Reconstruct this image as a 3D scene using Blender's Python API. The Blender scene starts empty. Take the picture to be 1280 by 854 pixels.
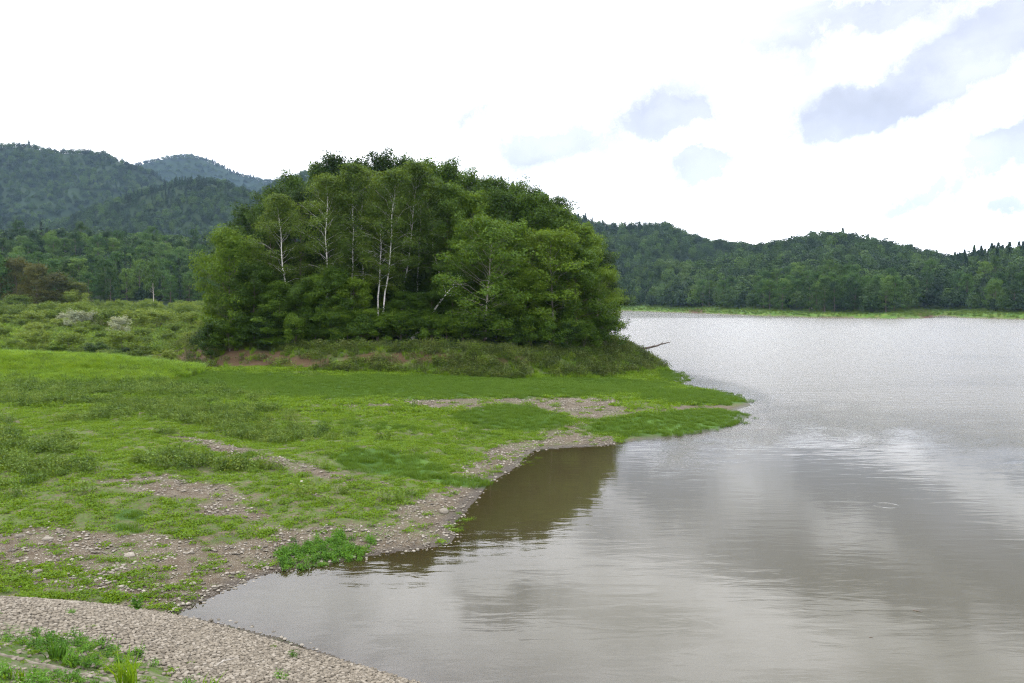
import bpy, math, random
import numpy as np
from mathutils import Vector
R = math.radians
rng = np.random.default_rng(7)
random.seed(7)

# ------------------------------------------------------------------ camera, world, sun, exposure
scene = bpy.context.scene
col = scene.collection
CAM_Z = 8.3
PITCH = R(3.0)
F = 995.0                       # focal length in photo pixels (28 mm on 36 mm)
cam_d = bpy.data.cameras.new('camera'); cam = bpy.data.objects.new('camera', cam_d); col.objects.link(cam)
cam_d.lens = 28.0; cam_d.sensor_width = 36.0; cam_d.clip_start = 0.1; cam_d.clip_end = 12000
cam.location = (0, 0, CAM_Z); cam.rotation_euler = (math.pi/2 - PITCH, 0, 0)
scene.camera = cam
scene.view_settings.view_transform = 'Standard'; scene.view_settings.look = 'None'
scene.view_settings.exposure = 0.0; scene.view_settings.gamma = 1.0
scene.view_settings.use_curve_mapping = False
SUN_EL, SUN_AZ = 52.0, -62.0    # azimuth measured from +Y towards +X
SUN_STRENGTH = 2.0
cy = scene.cycles
cy.max_bounces = 5; cy.diffuse_bounces = 2; cy.glossy_bounces = 2; cy.transmission_bounces = 2
cy.transparent_max_bounces = 6; cy.volume_bounces = 0
cy.caustics_reflective = False; cy.caustics_refractive = False
cy.use_denoising = True
cy.denoising_input_passes = 'RGB_ALBEDO_NORMAL'; cy.denoising_prefilter = 'NONE'
cy.filter_width = 1.2
cy.sample_clamp_indirect = 4.0
try: cy.volume_step_rate = 4.0
except Exception: pass

class NT:
    """small helper to write node trees"""
    def __init__(s, tree): s.t = tree; s.n = tree.nodes; s.l = tree.links
    def new(s, typ, **kw):
        n = s.n.new(typ)
        for k, v in kw.items(): setattr(n, k, v)
        return n
    def put(s, sock, v):
        if isinstance(v, bpy.types.NodeSocket): s.l.new(v, sock)
        elif v is not None:
            if sock.type == 'RGBA' and hasattr(v, '__len__') and len(v) == 3: v = (*v, 1)
            sock.default_value = v
    def math(s, op, a, b=None, c=None, clamp=False):
        n = s.new('ShaderNodeMath', operation=op, use_clamp=clamp)
        s.put(n.inputs[0], a)
        if b is not None: s.put(n.inputs[1], b)
        if c is not None: s.put(n.inputs[2], c)
        return n.outputs[0]
    def vmath(s, op, a, b=None):
        n = s.new('ShaderNodeVectorMath', operation=op)
        s.put(n.inputs[0], a)
        if b is not None: s.put(n.inputs[1], b)
        return n.outputs['Value'] if op in ('DOT_PRODUCT', 'LENGTH', 'DISTANCE') else n.outputs[0]
    def vscale(s, a, f):
        n = s.new('ShaderNodeVectorMath', operation='SCALE'); s.put(n.inputs[0], a); s.put(n.inputs['Scale'], f); return n.outputs[0]
    def mix(s, f, a, b, blend='MIX'):
        n = s.new('ShaderNodeMix', data_type='RGBA', blend_type=blend)
        s.put(n.inputs[0], f); s.put(n.inputs[6], a); s.put(n.inputs[7], b)
        return n.outputs[2]
    def noise(s, vec, scale, detail=4, rough=0.55, dist=0.0, color=False):
        n = s.new('ShaderNodeTexNoise'); s.put(n.inputs['Vector'], vec)
        n.inputs['Scale'].default_value = scale; n.inputs['Detail'].default_value = detail
        n.inputs['Roughness'].default_value = rough; n.inputs['Distortion'].default_value = dist
        return n.outputs['Color' if color else 'Fac']
    def step(s, v, lo, hi, a=0.0, b=1.0):
        n = s.new('ShaderNodeMapRange', interpolation_type='SMOOTHSTEP')
        s.put(n.inputs[0], v); s.put(n.inputs[1], lo); s.put(n.inputs[2], hi); s.put(n.inputs[3], a); s.put(n.inputs[4], b)
        return n.outputs[0]
    def attr(s, name, typ='GEOMETRY'):
        n = s.new('ShaderNodeAttribute', attribute_name=name, attribute_type=typ)
        return n.outputs['Fac']
    def ramp(s, f, stops):
        n = s.new('ShaderNodeValToRGB'); s.put(n.inputs[0], f)
        e = n.color_ramp.elements
        while len(e) < len(stops): e.new(0.5)
        for el, (p, c) in zip(e, stops): el.position = p; el.color = (*c, 1)
        return n.outputs[0]
    def bump(s, h, strength, dist, normal=None):
        n = s.new('ShaderNodeBump'); s.put(n.inputs['Height'], h)
        n.inputs['Strength'].default_value = strength; n.inputs['Distance'].default_value = dist
        if normal is not None: s.put(n.inputs['Normal'], normal)
        return n.outputs[0]

def pix_dir(px, py):
    u = (px-640)/F; v = (427-py)/F
    d = Vector((u, math.cos(PITCH) + v*math.sin(PITCH), -math.sin(PITCH) + v*math.cos(PITCH)))
    return d.normalized()

world = bpy.data.worlds.new('World'); scene.world = world; world.use_nodes = True
w = NT(world.node_tree); w.n.clear()
def build_world():
    out = w.new('ShaderNodeOutputWorld'); bg = w.new('ShaderNodeBackground')
    bg.inputs['Strength'].default_value = 0.1
    sky = w.new('ShaderNodeTexSky', sky_type='NISHITA')
    sky.sun_disc = False; sky.sun_elevation = R(SUN_EL); sky.sun_rotation = R(SUN_AZ)
    sky.air_density = 1.0; sky.dust_density = 2.0; sky.ozone_density = 1.0
    d = w.new('ShaderNodeTexCoord').outputs['Generated']
    # ragged edges: the direction is shaken by noise before the cloud shapes are read
    nc = w.noise(d, 7.0, 8, 0.64, 0.0, True)
    wob = w.vscale(w.vmath('SUBTRACT', nc, (0.5, 0.5, 0.5)), 0.125)
    dd = w.vmath('ADD', d, wob)
    # (px, py, half width, half height, tilt, weight): thin grey patches in the bright overcast
    blobs = [(1190, 85, 170, 34, 18, 1.0), (1262, 188, 60, 20, 12, 1.1), (845, 158, 48, 17, 8, .85), (885, 203, 46, 15, 22, .75),
             (752, 82, 50, 30, 30, .40), (588, 150, 42, 16, -5, .5), (670, 196, 75, 26, 0, .62), (1150, 246, 68, 13, 8, .70),
             (1268, 252, 34, 10, 8, .70), (1090, 6, 190, 26, 4, .65), (950, 272, 50, 5, 0, .35), (820, 135, 110, 30, 26, .45),
             (1115, 125, 60, 22, 20, .7), (1010, 70, 60, 40, 35, .3), (640, -6, 60, 10, 0, .5)]
    tot = None
    for (px, py, sx, sy, tilt, wt) in blobs:
        c = pix_dir(px, py)
        r = c.cross(Vector((0, 0, 1))).normalized(); u = r.cross(c).normalized()
        ca, sa = math.cos(R(tilt)), math.sin(R(tilt))
        a1 = (r*ca + u*sa) * (F/sx); a2 = (u*ca - r*sa) * (F/sy)
        off = w.vmath('SUBTRACT', dd, tuple(c))
        x = w.vmath('DOT_PRODUCT', off, tuple(a1)); y = w.vmath('DOT_PRODUCT', off, tuple(a2))
        q = w.math('ADD', w.math('MULTIPLY', x, x), w.math('MULTIPLY', y, y))
        g = w.math('MULTIPLY', w.math('EXPONENT', w.math('MULTIPLY', q, -0.88)), wt*1.22)
        tot = g if tot is None else w.math('ADD', tot, g)
    # only in front (the tangent planes would repeat them behind)
    tot = w.math('MULTIPLY', tot, w.step(w.vmath('DOT_PRODUCT', d, (0, 1, 0)), 0.3, 0.5))
    tex = w.noise(dd, 13.0, 6, 0.68)
    grey = w.math('MINIMUM', w.math('MULTIPLY', tot, w.step(tex, 0.30, 0.66, 0.62, 1.15)), 0.70)
    sep = w.new('ShaderNodeSeparateXYZ'); w.l.new(d, sep.inputs[0])
    zc = w.math('MAXIMUM', sep.outputs['Z'], 0.0)
    # higher deck of broken cloud, laid on a plane overhead
    inv = w.math('DIVIDE', 1.0, w.math('ADD', zc, 0.12))
    pl = w.new('ShaderNodeCombineXYZ')
    w.put(pl.inputs[0], w.math('MULTIPLY', sep.outputs['X'], inv)); w.put(pl.inputs[1], w.math('MULTIPLY', sep.outputs['Y'], inv))
    deck = w.noise(pl.outputs[0], 1.5, 5, 0.6, 0.3)
    deck = w.step(deck, 0.38, 0.66)
    high = w.step(zc, 0.22, 0.42)
    left = w.step(sep.outputs['X'], 0.25, -0.55)
    # brightness of the overcast: bright low and to the left, greyer and broken higher up
    soft = w.step(w.noise(w.vmath('MULTIPLY', dd, (1, 1, 1.8)), 4.2, 3, .5), .36, .64)
    glow = w.math('EXPONENT', w.math('MULTIPLY', w.math('POWER', w.vmath('DISTANCE', w.vmath('MULTIPLY', d, (1, 1, 3)), (pix_dir(915, 268).x, pix_dir(915, 268).y, pix_dir(915, 268).z*3)), 2.0), -22.0))
    bright = w.mix(soft, (17.5, 17.7, 18.2), (28, 28, 28.5))
    bright = w.mix(glow, bright, (27, 27, 27))
    bright = w.mix(left, bright, (26, 26, 26.5))
    highc = w.mix(deck, (50, 50, 51.5), (23.0, 23.4, 24.6))
    cloud = w.mix(w.math('MULTIPLY', high, 0.9), bright, highc)
    dark = w.math('EXPONENT', w.math('MULTIPLY', grey, -1.5))
    cloud = w.mix(1.0, cloud, w.mix(dark, (.0, .015, .075), (1.0, 1.0, 1.0)), 'MULTIPLY')
    # low, thin part of the deck lets the blue through here and there
    thin = w.math('MULTIPLY', w.step(w.noise(dd, 3.0, 4, 0.55), 0.60, 0.75), 0.25)
    c = w.mix(thin, cloud, sky.outputs[0])
    w.l.new(c, bg.inputs['Color']); w.l.new(bg.outputs[0], out.inputs[0])
build_world()
world.cycles.sampling_method = 'MANUAL'; world.cycles.sample_map_resolution = 512

sun_d = bpy.data.lights.new('sun', 'SUN'); sun = bpy.data.objects.new('sun', sun_d); col.objects.link(sun)
sun_d.energy = SUN_STRENGTH; sun_d.angle = R(11); sun_d.color = (1.0, 0.96, 0.9)
sd_ = Vector((math.sin(R(SUN_AZ))*math.cos(R(SUN_EL)), math.cos(R(SUN_AZ))*math.cos(R(SUN_EL)), math.sin(R(SUN_EL))))
sun.rotation_euler = sd_.to_track_quat('Z', 'Y').to_euler(); sun.location = sd_*100

# ------------------------------------------------------------------ maths for the lie of the land
def P(px, py, z=0.0):
    d = pix_dir(px, py); t = (z-CAM_Z)/d.z
    return (d.x*t, d.y*t)
def project(x, y, z):
    zz = z-CAM_Z
    dep = y*math.cos(PITCH) - zz*math.sin(PITCH); up = y*math.sin(PITCH) + zz*math.cos(PITCH)
    dep = np.maximum(dep, 0.01)
    return 640 + F*x/dep, 427 - F*up/dep
def ss(a, b, x):
    t = np.clip((x-a)/(b-a), 0, 1); return t*t*(3-2*t)
def _h(ix, iy, seed):
    with np.errstate(over='ignore'):
        n = (ix.astype(np.uint32)*np.uint32(374761393) + iy.astype(np.uint32)*np.uint32(668265263) + np.uint32(seed)*np.uint32(2246822519))
        n = (n ^ (n >> np.uint32(13)))*np.uint32(1274126177); n = n ^ (n >> np.uint32(16))
    return n.astype(np.float64)/4294967295.0
def vn(x, y, seed=0):
    xi = np.floor(x); yi = np.floor(y); fx = x-xi; fy = y-yi
    fx = fx*fx*(3-2*fx); fy = fy*fy*(3-2*fy); xi = xi.astype(np.int64); yi = yi.astype(np.int64)
    a = _h(xi, yi, seed); b = _h(xi+1, yi, seed); c = _h(xi, yi+1, seed); d = _h(xi+1, yi+1, seed)
    return (a*(1-fx)+b*fx)*(1-fy) + (c*(1-fx)+d*fx)*fy
def fbm(x, y, seed=0, oct=4):
    s = 0; a = 0.5; t = 0
    for i in range(oct):
        s = s + a*vn(x*2**i + 17.3*i, y*2**i - 9.1*i, seed+i); t += a; a *= 0.5
    return s/t - 0.5
def poly_sd(x, y, poly):
    """signed distance, positive inside"""
    pts = np.array(poly, float); x = np.asarray(x, float); y = np.asarray(y, float)
    best = np.full(x.shape, 1e18); ins = np.zeros(x.shape, bool)
    for i in range(len(pts)):
        ax, ay = pts[i]; bx, by = pts[(i+1) % len(pts)]
        ex, ey = bx-ax, by-ay; L = ex*ex+ey*ey+1e-12
        t = np.clip(((x-ax)*ex+(y-ay)*ey)/L, 0, 1)
        best = np.minimum(best, (x-ax-t*ex)**2 + (y-ay-t*ey)**2)
        c = ((ay > y) != (by > y)) & (x < (bx-ax)*(y-ay)/(by-ay if by != ay else 1e-12) + ax)
        ins ^= c
    d = np.sqrt(best); return np.where(ins, d, -d)

_tx = np.array([-120, -60, -30, -20, -15, -11.5, -8.8, -2.8, 3.2, 30, 300, 700.])
_ty = np.array([14, 18, 21.0, 21.8, 21.9, 21.6, 20.7, 17.3, 13.8, -1.5, -154, -380.])
def toe(x): return np.interp(x, _tx, _ty)
def toe_s(x):
    return (toe(x-2.4)+toe(x-1.2)+toe(x)+toe(x+1.2)+toe(x+2.4))/5
shore_px = [(215, 772), (232, 762), (258, 750), (290, 733), (318, 722), (345, 715), (385, 710), (440, 699), (480, 692), (540, 684),
            (564, 679), (570, 670), (562, 660), (580, 641), (598, 622), (612, 603), (640, 588), (655, 572), (668, 563), (700, 560), (725, 559), (755, 557),
            (792, 552), (850, 546), (900, 538), (925, 526), (932, 518), (922, 512), (940, 507), (925, 495), (885, 488), (857, 484),
            (846, 479), (853, 473), (838, 463), (828, 459)]
lake = [(-2.8, 17.3), (-5.8, 19.2), (-8.2, 20.4)] + [P(*p) for p in shore_px]
lake += [(18.8, 101), (18.6, 106), (17.5, 112), (14, 119), (7, 126), (-5, 133), (-25, 150), (-50, 200), (-70, 280), (-85, 360), (-80, 460), (-40, 560), (20, 640)]
far_px = [(772, 388.3), (800, 389.3), (835, 390.5), (860, 391.2), (900, 392.8), (950, 395), (985, 395.6), (1010, 397.2), (1060, 397.6), (1110, 398.4), (1150, 398.6), (1168, 396.4),
          (1180, 394.5), (1192, 396.5), (1215, 398.2), (1250, 398.6), (1280, 399.8), (1400, 402)]
lake += [P(*p) for p in far_px] + [(420, 240), (560, 60), (620, -200), (560, -300), (300, -154), (30, -1.5), (3.2, 13.8)]
knoll = [P(205, 452, 1.2), P(250, 464, .9), P(300, 467, .8), P(400, 470, .8), P(520, 474, .7), P(640, 476, .6), P(740, 472, .5), P(800, 467, .3), P(838, 463, .05),
         (18.9, 101), (18.7, 106), (17.6, 112), (14.2, 119), (7.2, 126), (-5, 132), (-25, 138), (-45, 125), (-47, 105)]

ridges = [  # (foot distance, crest distance, fall-off, exponent, silhouette in the photograph)
    (330, 540, 260, 1.0, [(-300, 270), (0, 290), (60, 290), (140, 292), (200, 296), (260, 303), (330, 312), (420, 330), (560, 372)]),
    (620, 1150, 380, 1.15, [(-200, 330), (20, 292), (70, 279), (120, 257), (180, 238), (220, 226), (255, 221), (285, 226), (320, 240), (360, 262), (420, 290), (500, 330)]),
    (700, 1450, 500, 1.2, [(200, 330), (290, 262), (325, 238), (350, 224), (380, 214), (420, 210), (500, 208), (600, 225), (700, 262), (760, 290), (820, 330)]),
    (820, 1750, 500, 1.15, [(-300, 215), (-80, 196), (0, 181), (40, 179), (75, 187), (110, 188), (135, 190), (165, 203), (195, 214), (230, 238), (270, 260), (330, 300)]),
    (1900, 2950, 700, 1.2, [(60, 250), (150, 214), (185, 202), (215, 195), (245, 193), (275, 204), (300, 216), (330, 224), (370, 226), (450, 232), (600, 260)]),
    (430, 980, 350, 1.1, [(560, 250), (640, 255), (700, 264), (722, 270), (745, 277), (765, 281), (790, 281), (815, 279), (835, 281), (860, 293), (885, 300), (920, 304), (960, 308), (1010, 318), (1080, 340)]),
    (400, 800, 300, 1.05, [(840, 350), (900, 322), (940, 307), (975, 302), (1005, 294), (1030, 290), (1060, 293), (1085, 299), (1110, 304), (1145, 312), (1185, 321), (1230, 330), (1300, 345)]),
    (420, 680, 250, 1.0, [(1080, 350), (1140, 334), (1180, 326), (1200, 320), (1240, 314), (1280, 312), (1340, 306), (1500, 300), (1700, 300)]),
]
TREE_H = {540: 11, 1150: 10, 1450: 11, 1750: 11, 2950: 14, 980: 10, 800: 10, 680: 11}

def land(x, y):
    x = np.asarray(x, float); y = np.asarray(y, float)
    r = np.hypot(x, y); px = 640 + F*x/np.maximum(y, 1.0)
    sd = -poly_sd(x, y, lake); kd = poly_sd(x, y, knoll)
    sl = np.maximum(sd, 0)
    near = 1.5*(1-np.exp(-sl/24)) + 0.10*ss(0, 3, sl)*fbm(x*.35, y*.35, 3) *2 + 0.35*ss(3, 12, sl)*fbm(x*.09, y*.09, 5)*2
    near = near + ss(95, 330, r)*2.4*ss(0, 20, sl)
    far = 2.6*(1-np.exp(-sl/7)) + 1.6*ss(8, 40, sl) + 0.9*ss(1, 10, sl)*fbm(x*.04, y*.04, 9)*2
    z = near + (far-near)*ss(210, 300, r)*ss(60, 120, x + 110)
    # low rise of tall grass, small swells
    m1 = np.exp(-(((x+51)/20)**2)**2 - ((y-75)/np.where(y < 75, 7.0, 4.0))**2); z = z + 1.6*m1 - .5*np.exp(-(((x+50)/24)**2)**2 - ((y-87)/6)**2)
    m2 = np.exp(-((x+8.0+0.25*(y-41))/3.5)**2 - ((y-41)/2.4)**2); z = z + 0.30*m2*ss(0, 3, sl)
    px_, py_ = project(x, y, z)
    rid = np.exp(-((py_-(556+(px_-250)*.25))/7)**2)*ss(225, 260, px_)*(1-ss(410, 450, px_)); z = z + 0.18*rid*(r < 70)
    # knoll of the grove
    rise = 2.1*ss(0, 5.0, kd) + 4.6*ss(4, 26, kd) + 0.5*ss(0, 5, kd)*fbm(x*.2, y*.2, 21)*2
    z = z + np.where(kd > 0, rise, 0)
    # hills
    zr = np.zeros_like(z)
    for (r0, R1, W, ex, prof) in ridges:
        pp = np.array(prof, float)
        el = (375 - np.interp(px, pp[:, 0], pp[:, 1]))/F*np.clip(y/np.maximum(r, 1), .5, 1)
        top = np.maximum(CAM_Z + el*R1 - TREE_H[R1], 0)
        edge = ss(pp[0, 0]-250, pp[0, 0], px)*(1-ss(pp[-1, 0], pp[-1, 0]+250, px))
        t = np.clip((r-r0)/(R1-r0), 0, 1)
        prf = np.where(r < R1, t**ex, 1-ss(0, 1, (r-R1)/W)*0.75)
        wig = 1 + (0.55*(fbm(x/(R1*.10), y/(R1*.10), int(R1), 4)*2-.35) - .28*np.abs(fbm(x/(R1*.16)+7, y/(R1*.16), int(R1)+9, 3)*2)**.7)*np.where(r < R1, np.sin(np.pi*np.clip(t, 0, 1))**.8, 0)
        zc = np.minimum(top*prf*wig, np.maximum(CAM_Z + (el-TREE_H[R1]/R1)*r - 4, 0))
        zr = np.maximum(zr, zc*edge*np.where(y > 0, 1, 0))
    zr = zr*ss(4, 70, sl)
    z = np.maximum(z, 0) + zr
    z = np.where(sd < 0, np.maximum(-0.03 + sd*0.055, -2.5), z)
    z = z + np.where(sd > 0, 0.0, 0)
    # dam face below the camera
    dn = (toe_s(x)-y)*(.98-.11*ss(-12, -5, x))
    dam = np.minimum(0.42*dn, 6.5)
    isdam = dam > z
    z = np.maximum(z, dam)
    return z, sd, kd, isdam, dam

def E(px, py, cx, cy_, rx, ry, rot=0):
    a = R(rot); dx = px-cx; dy = py-cy_
    u = (dx*math.cos(a)+dy*math.sin(a))/rx; v = (-dx*math.sin(a)+dy*math.cos(a))/ry
    return np.exp(-(u*u+v*v)**1.5*0.7)

def zones(x, y, z, sd, kd, isdam):
    px, py = project(x, y, z); r = np.hypot(x, y)
    g = np.zeros_like(z)
    for e in [(165, 708, 175, 36, 7, 1.6), (60, 688, 70, 22, 0, 1.2), (225, 738, 75, 16, -5, 1.3), (320, 702, 100, 26, -8, 1.4), (440, 672, 120, 15, -4, 1.2), (530, 655, 55, 24, -8, 1.05),
              (590, 600, 30, 22, -45, .8), (640, 505, 120, 9, 0, 1.6), (710, 512, 85, 10, 4, 1.4), (790, 488, 70, 6, -4, .8), (718, 544, 42, 17, 5, 1.1),
              (340, 576, 110, 6, 14, 1.5), (230, 612, 120, 15, 6, .85), (290, 640, 60, 10, 8, .95), (400, 625, 60, 10, 8, .6), (440, 598, 50, 7, 10, .6), (560, 548, 60, 7, 12, .5),
              (880, 510, 60, 5, -3, 1.0), (760, 485, 90, 7, -4, 1.0), (470, 508, 50, 3, 0, .7), (340, 512, 60, 3, 0, .35), (320, 660, 60, 9, 5, .5), (830, 462, 12, 10, 0, .9), (400, 560, 50, 4, 10, .3)]:
        g = np.maximum(g, e[5]*E(px, py, *e[:5]))
    strip = np.where((px < 770) & (py > 545), (1-ss(1.0, 3.4, sd))*1.0, (1-ss(.2, 1.0, sd))*.35)
    strip = np.where(r > 150, (1-ss(.5, 2.5, sd))*.7, strip)
    g = np.maximum(g, strip)
    n = fbm(x*.9, y*.9, 31, 5)*2
    g = ss(.42, .72, g + n*.35)
    s = np.zeros_like(z)
    for e in [(530, 484, 330, 15, 0, 1.2), (300, 478, 120, 14, 0, 1.0), (860, 497, 78, 10, 3, 1.1), (835, 530, 108, 15, -4, 1.15), (640, 524, 75, 17, 3, 1.1), (480, 580, 68, 17, 6, 1.1), (555, 600, 85, 8, 8, .95),
              (165, 646, 22, 8, 0, 1), (155, 662, 26, 6, 8, .9), (600, 545, 40, 8, 5, .6), (480, 535, 90, 8, 5, .65), (330, 532, 90, 8, 0, .55), (310, 570, 12, 5, 0, .9), (845, 472, 25, 8, 10, 1), (560, 492, 190, 6, 0, 1.0)]:
        s = np.maximum(s, e[5]*E(px, py, *e[:5]))
    s = ss(.42, .80, s + n*.26)*(r < 110)*(1-ss(2, 4, kd))
    g = g*(1-s*.93)
    red = np.maximum(E(px, py, 310, 450, 110, 15, 3)*1.1, np.maximum(.8*E(px, py, 500, 447, 90, 10, 0), .6*E(px, py, 640, 450, 60, 8, 0)))*(kd > -1)*(kd < 7)
    red = ss(.38, .80, red + n*.40)*.9
    farred = np.maximum(E(px, py, 1155, 392, 14, 6, 30), .8*E(px, py, 870, 389, 14, 3, 0))*(r > 200)
    red = np.maximum(red, ss(.3, .7, farred + n*.4))
    mound = ((px < 255) & (r > 55) & (r < 100))*np.exp(-(((x+50)/21)**2)**2 - ((y-73.5)/np.where(y < 73.5, 9.5, 6.0))**2)
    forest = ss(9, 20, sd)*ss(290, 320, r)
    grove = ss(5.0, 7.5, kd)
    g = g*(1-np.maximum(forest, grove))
    damgreen = isdam*ss(-8, 8, py-(785+.08*px+.0009*px*px) + n*14)
    return dict(gravel=g*(~isdam), sedge=s*(~isdam), red=red, mound=ss(.25, .5, mound), forest=np.maximum(forest, grove), dam=isdam.astype(float), damgreen=damgreen, px=px, py=py, n=n)

# ------------------------------------------------------------------ mesh helpers
def mesh_from(name, V, polys_size, Fidx, mats, smooth=True, matidx=None):
    """V (n,3); Fidx flat vertex indices; polys_size: corners per face (int or array)"""
    me = bpy.data.meshes.new(name)
    V = np.asarray(V, np.float32); Fidx = np.asarray(Fidx, np.int32).ravel()
    if isinstance(polys_size, int): tot = np.full(len(Fidx)//polys_size, polys_size, np.int32)
    else: tot = np.asarray(polys_size, np.int32)
    me.vertices.add(len(V)); me.vertices.foreach_set('co', V.ravel())
    me.loops.add(len(Fidx)); me.loops.foreach_set('vertex_index', Fidx)
    me.polygons.add(len(tot)); st = np.zeros(len(tot), np.int32); st[1:] = np.cumsum(tot)[:-1]
    me.polygons.foreach_set('loop_start', st); me.polygons.foreach_set('loop_total', tot)
    me.polygons.foreach_set('use_smooth', np.full(len(tot), smooth, bool))
    if matidx is not None: me.polygons.foreach_set('material_index', np.asarray(matidx, np.int32))
    for m in (mats if isinstance(mats, (list, tuple)) else [mats]): me.materials.append(m)
    me.update(calc_edges=True); me.validate()
    return me
def fattr(me, name, vals):
    a = me.attributes.new(name, 'FLOAT', 'POINT'); a.data.foreach_set('value', np.asarray(vals, np.float32))
def link(name, me, parent=None, loc=None):
    o = bpy.data.objects.new(name, me); col.objects.link(o)
    if parent is not None: o.parent = parent
    if loc is not None: o.location = loc
    return o
def tag(o, label=None, cat=None, group=None, kind=None):
    if label: o['label'] = label
    if cat: o['category'] = cat
    if group: o['group'] = group
    if kind: o['kind'] = kind
    return o

# ------------------------------------------------------------------ materials
def mat(name):
    m = bpy.data.materials.new(name); m.use_nodes = True; t = NT(m.node_tree); t.n.clear()
    out = t.new('ShaderNodeOutputMaterial'); return m, t, out
def leaf_mat(name, c0, c1, c2, trans=0.35, rough=0.55, noise_scale=1.2, obj_var=True, var=.55, isl=.35):
    """leaf green varies from tree to tree and from spray to spray"""
    m, t, out = mat(name)
    geo = t.new('ShaderNodeNewGeometry'); oi = t.new('ShaderNodeObjectInfo'); tc = t.new('ShaderNodeTexCoord')
    f = t.math('ADD', t.math('MULTIPLY', t.noise(tc.outputs['Object'], noise_scale, 3), 0.8), t.math('MULTIPLY', geo.outputs['Random Per Island'], isl))
    f = t.math('ADD', f, (.35-isl)/2)
    if obj_var: f = t.math('ADD', f, t.math('MULTIPLY', t.math('SUBTRACT', oi.outputs['Random'], 0.5), var))
    c = t.ramp(f, [(0.25, c0), (0.55, c1), (0.95, c2)])
    b = t.new('ShaderNodeBsdfPrincipled'); t.put(b.inputs['Base Color'], c); b.inputs['Roughness'].default_value = rough
    b.inputs['Specular IOR Level'].default_value = 0.12
    tr = t.new('ShaderNodeBsdfTranslucent'); t.put(tr.inputs[0], t.mix(1.0, c, (1.5, 1.25, .5), 'MULTIPLY'))
    mx = t.new('ShaderNodeMixShader'); mx.inputs[0].default_value = trans
    t.l.new(b.outputs[0], mx.inputs[1]); t.l.new(tr.outputs[0], mx.inputs[2]); t.l.new(mx.outputs[0], out.inputs[0])
    return m
def bark_mat(name, c0, c1, scale=6, birch=False):
    m, t, out = mat(name); tc = t.new('ShaderNodeTexCoord').outputs['Object']
    n = t.noise(tc, scale, 4)
    c = t.mix(t.step(n, .35, .65), c0, c1)
    if birch:
        mp = t.new('ShaderNodeMapping'); t.put(mp.inputs[0], tc); mp.inputs['Scale'].default_value = (3, 3, 9)
        c = t.mix(t.step(t.noise(mp.outputs[0], 1.4, 3), .60, .68), c, (.05, .045, .04))
    b = t.new('ShaderNodeBsdfPrincipled'); t.put(b.inputs['Base Color'], c); b.inputs['Roughness'].default_value = .85
    t.put(b.inputs['Normal'], t.bump(n, .5, .02)); t.l.new(b.outputs[0], out.inputs[0]); return m

M = {}
M['maple'] = leaf_mat('maple_leaves', (.019, .044, .004), (.048, .098, .007), (.098, .165, .013))
M['deep'] = leaf_mat('dark_leaves', (.011, .028, .004), (.031, .068, .008), (.068, .125, .014))
M['birch'] = leaf_mat('birch_leaves', (.030, .060, .010), (.064, .112, .016), (.105, .160, .026), trans=.4)
M['layer'] = leaf_mat('pale_leaves', (.020, .047, .005), (.043, .092, .008), (.088, .152, .014), trans=.4)
M['autumn'] = leaf_mat('russet_leaves', (.032, .045, .010), (.064, .066, .014), (.075, .11, .018))
M['willow'] = leaf_mat('willow_leaves', (.040, .072, .010), (.078, .128, .016), (.13, .18, .03), trans=.35)
M['silver'] = leaf_mat('silver_leaves', (.10, .13, .08), (.17, .20, .13), (.26, .29, .20), trans=.25)
M['needle'] = leaf_mat('needles', (.008, .022, .010), (.014, .036, .014), (.024, .052, .018), trans=.1)
M['wood_green'] = leaf_mat('wood_leaves', (.014, .034, .010), (.026, .060, .013), (.052, .100, .018), trans=.2, var=1.0)
M['wood_dark'] = leaf_mat('dark_wood_leaves', (.009, .024, .009), (.017, .042, .012), (.036, .072, .016), trans=.2, var=1.0)
M['wood_pale'] = leaf_mat('pale_wood_leaves', (.024, .046, .012), (.040, .078, .018), (.062, .105, .024), trans=.2)
M['mid_green'] = leaf_mat('far_shore_leaves', (.016, .042, .010), (.032, .080, .014), (.056, .115, .020), trans=.3)
M['mid_dark'] = leaf_mat('far_shore_dark_leaves', (.010, .028, .009), (.021, .052, .012), (.040, .080, .018), trans=.3)
M['mid_pale'] = leaf_mat('far_shore_pale_leaves', (.030, .062, .012), (.052, .108, .018), (.085, .15, .026), trans=.3)
M['bark'] = bark_mat('bark', (.06, .045, .035), (.13, .10, .08))
M['birchbark'] = bark_mat('birch_bark', (.52, .50, .46), (.76, .74, .70), 4, True)
M['greybark'] = bark_mat('pale_bark', (.20, .18, .15), (.34, .31, .27))
M['sedge'] = leaf_mat('sedge_blades', (.032, .074, .005), (.056, .114, .008), (.086, .150, .012), trans=.4, noise_scale=3, var=.22)
M['weed'] = leaf_mat('weed_leaves', (.052, .105, .005), (.088, .162, .008), (.125, .205, .012), trans=.4, noise_scale=3, var=.35, isl=.12)
M['tall'] = leaf_mat('tall_grass_blades', (.055, .115, .007), (.105, .20, .010), (.16, .26, .018), trans=.4, noise_scale=3)
M['herb'] = leaf_mat('herb_leaves', (.035, .070, .010), (.070, .125, .015), (.12, .18, .03), trans=.3, noise_scale=3)
M['bankherb'] = leaf_mat('bank_herb_leaves', (.028, .044, .010), (.052, .080, .016), (.10, .125, .035), trans=.3, noise_scale=3)
M['lush'] = leaf_mat('lush_leaves', (.035, .090, .012), (.065, .160, .016), (.11, .23, .03), trans=.4, noise_scale=4)

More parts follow.
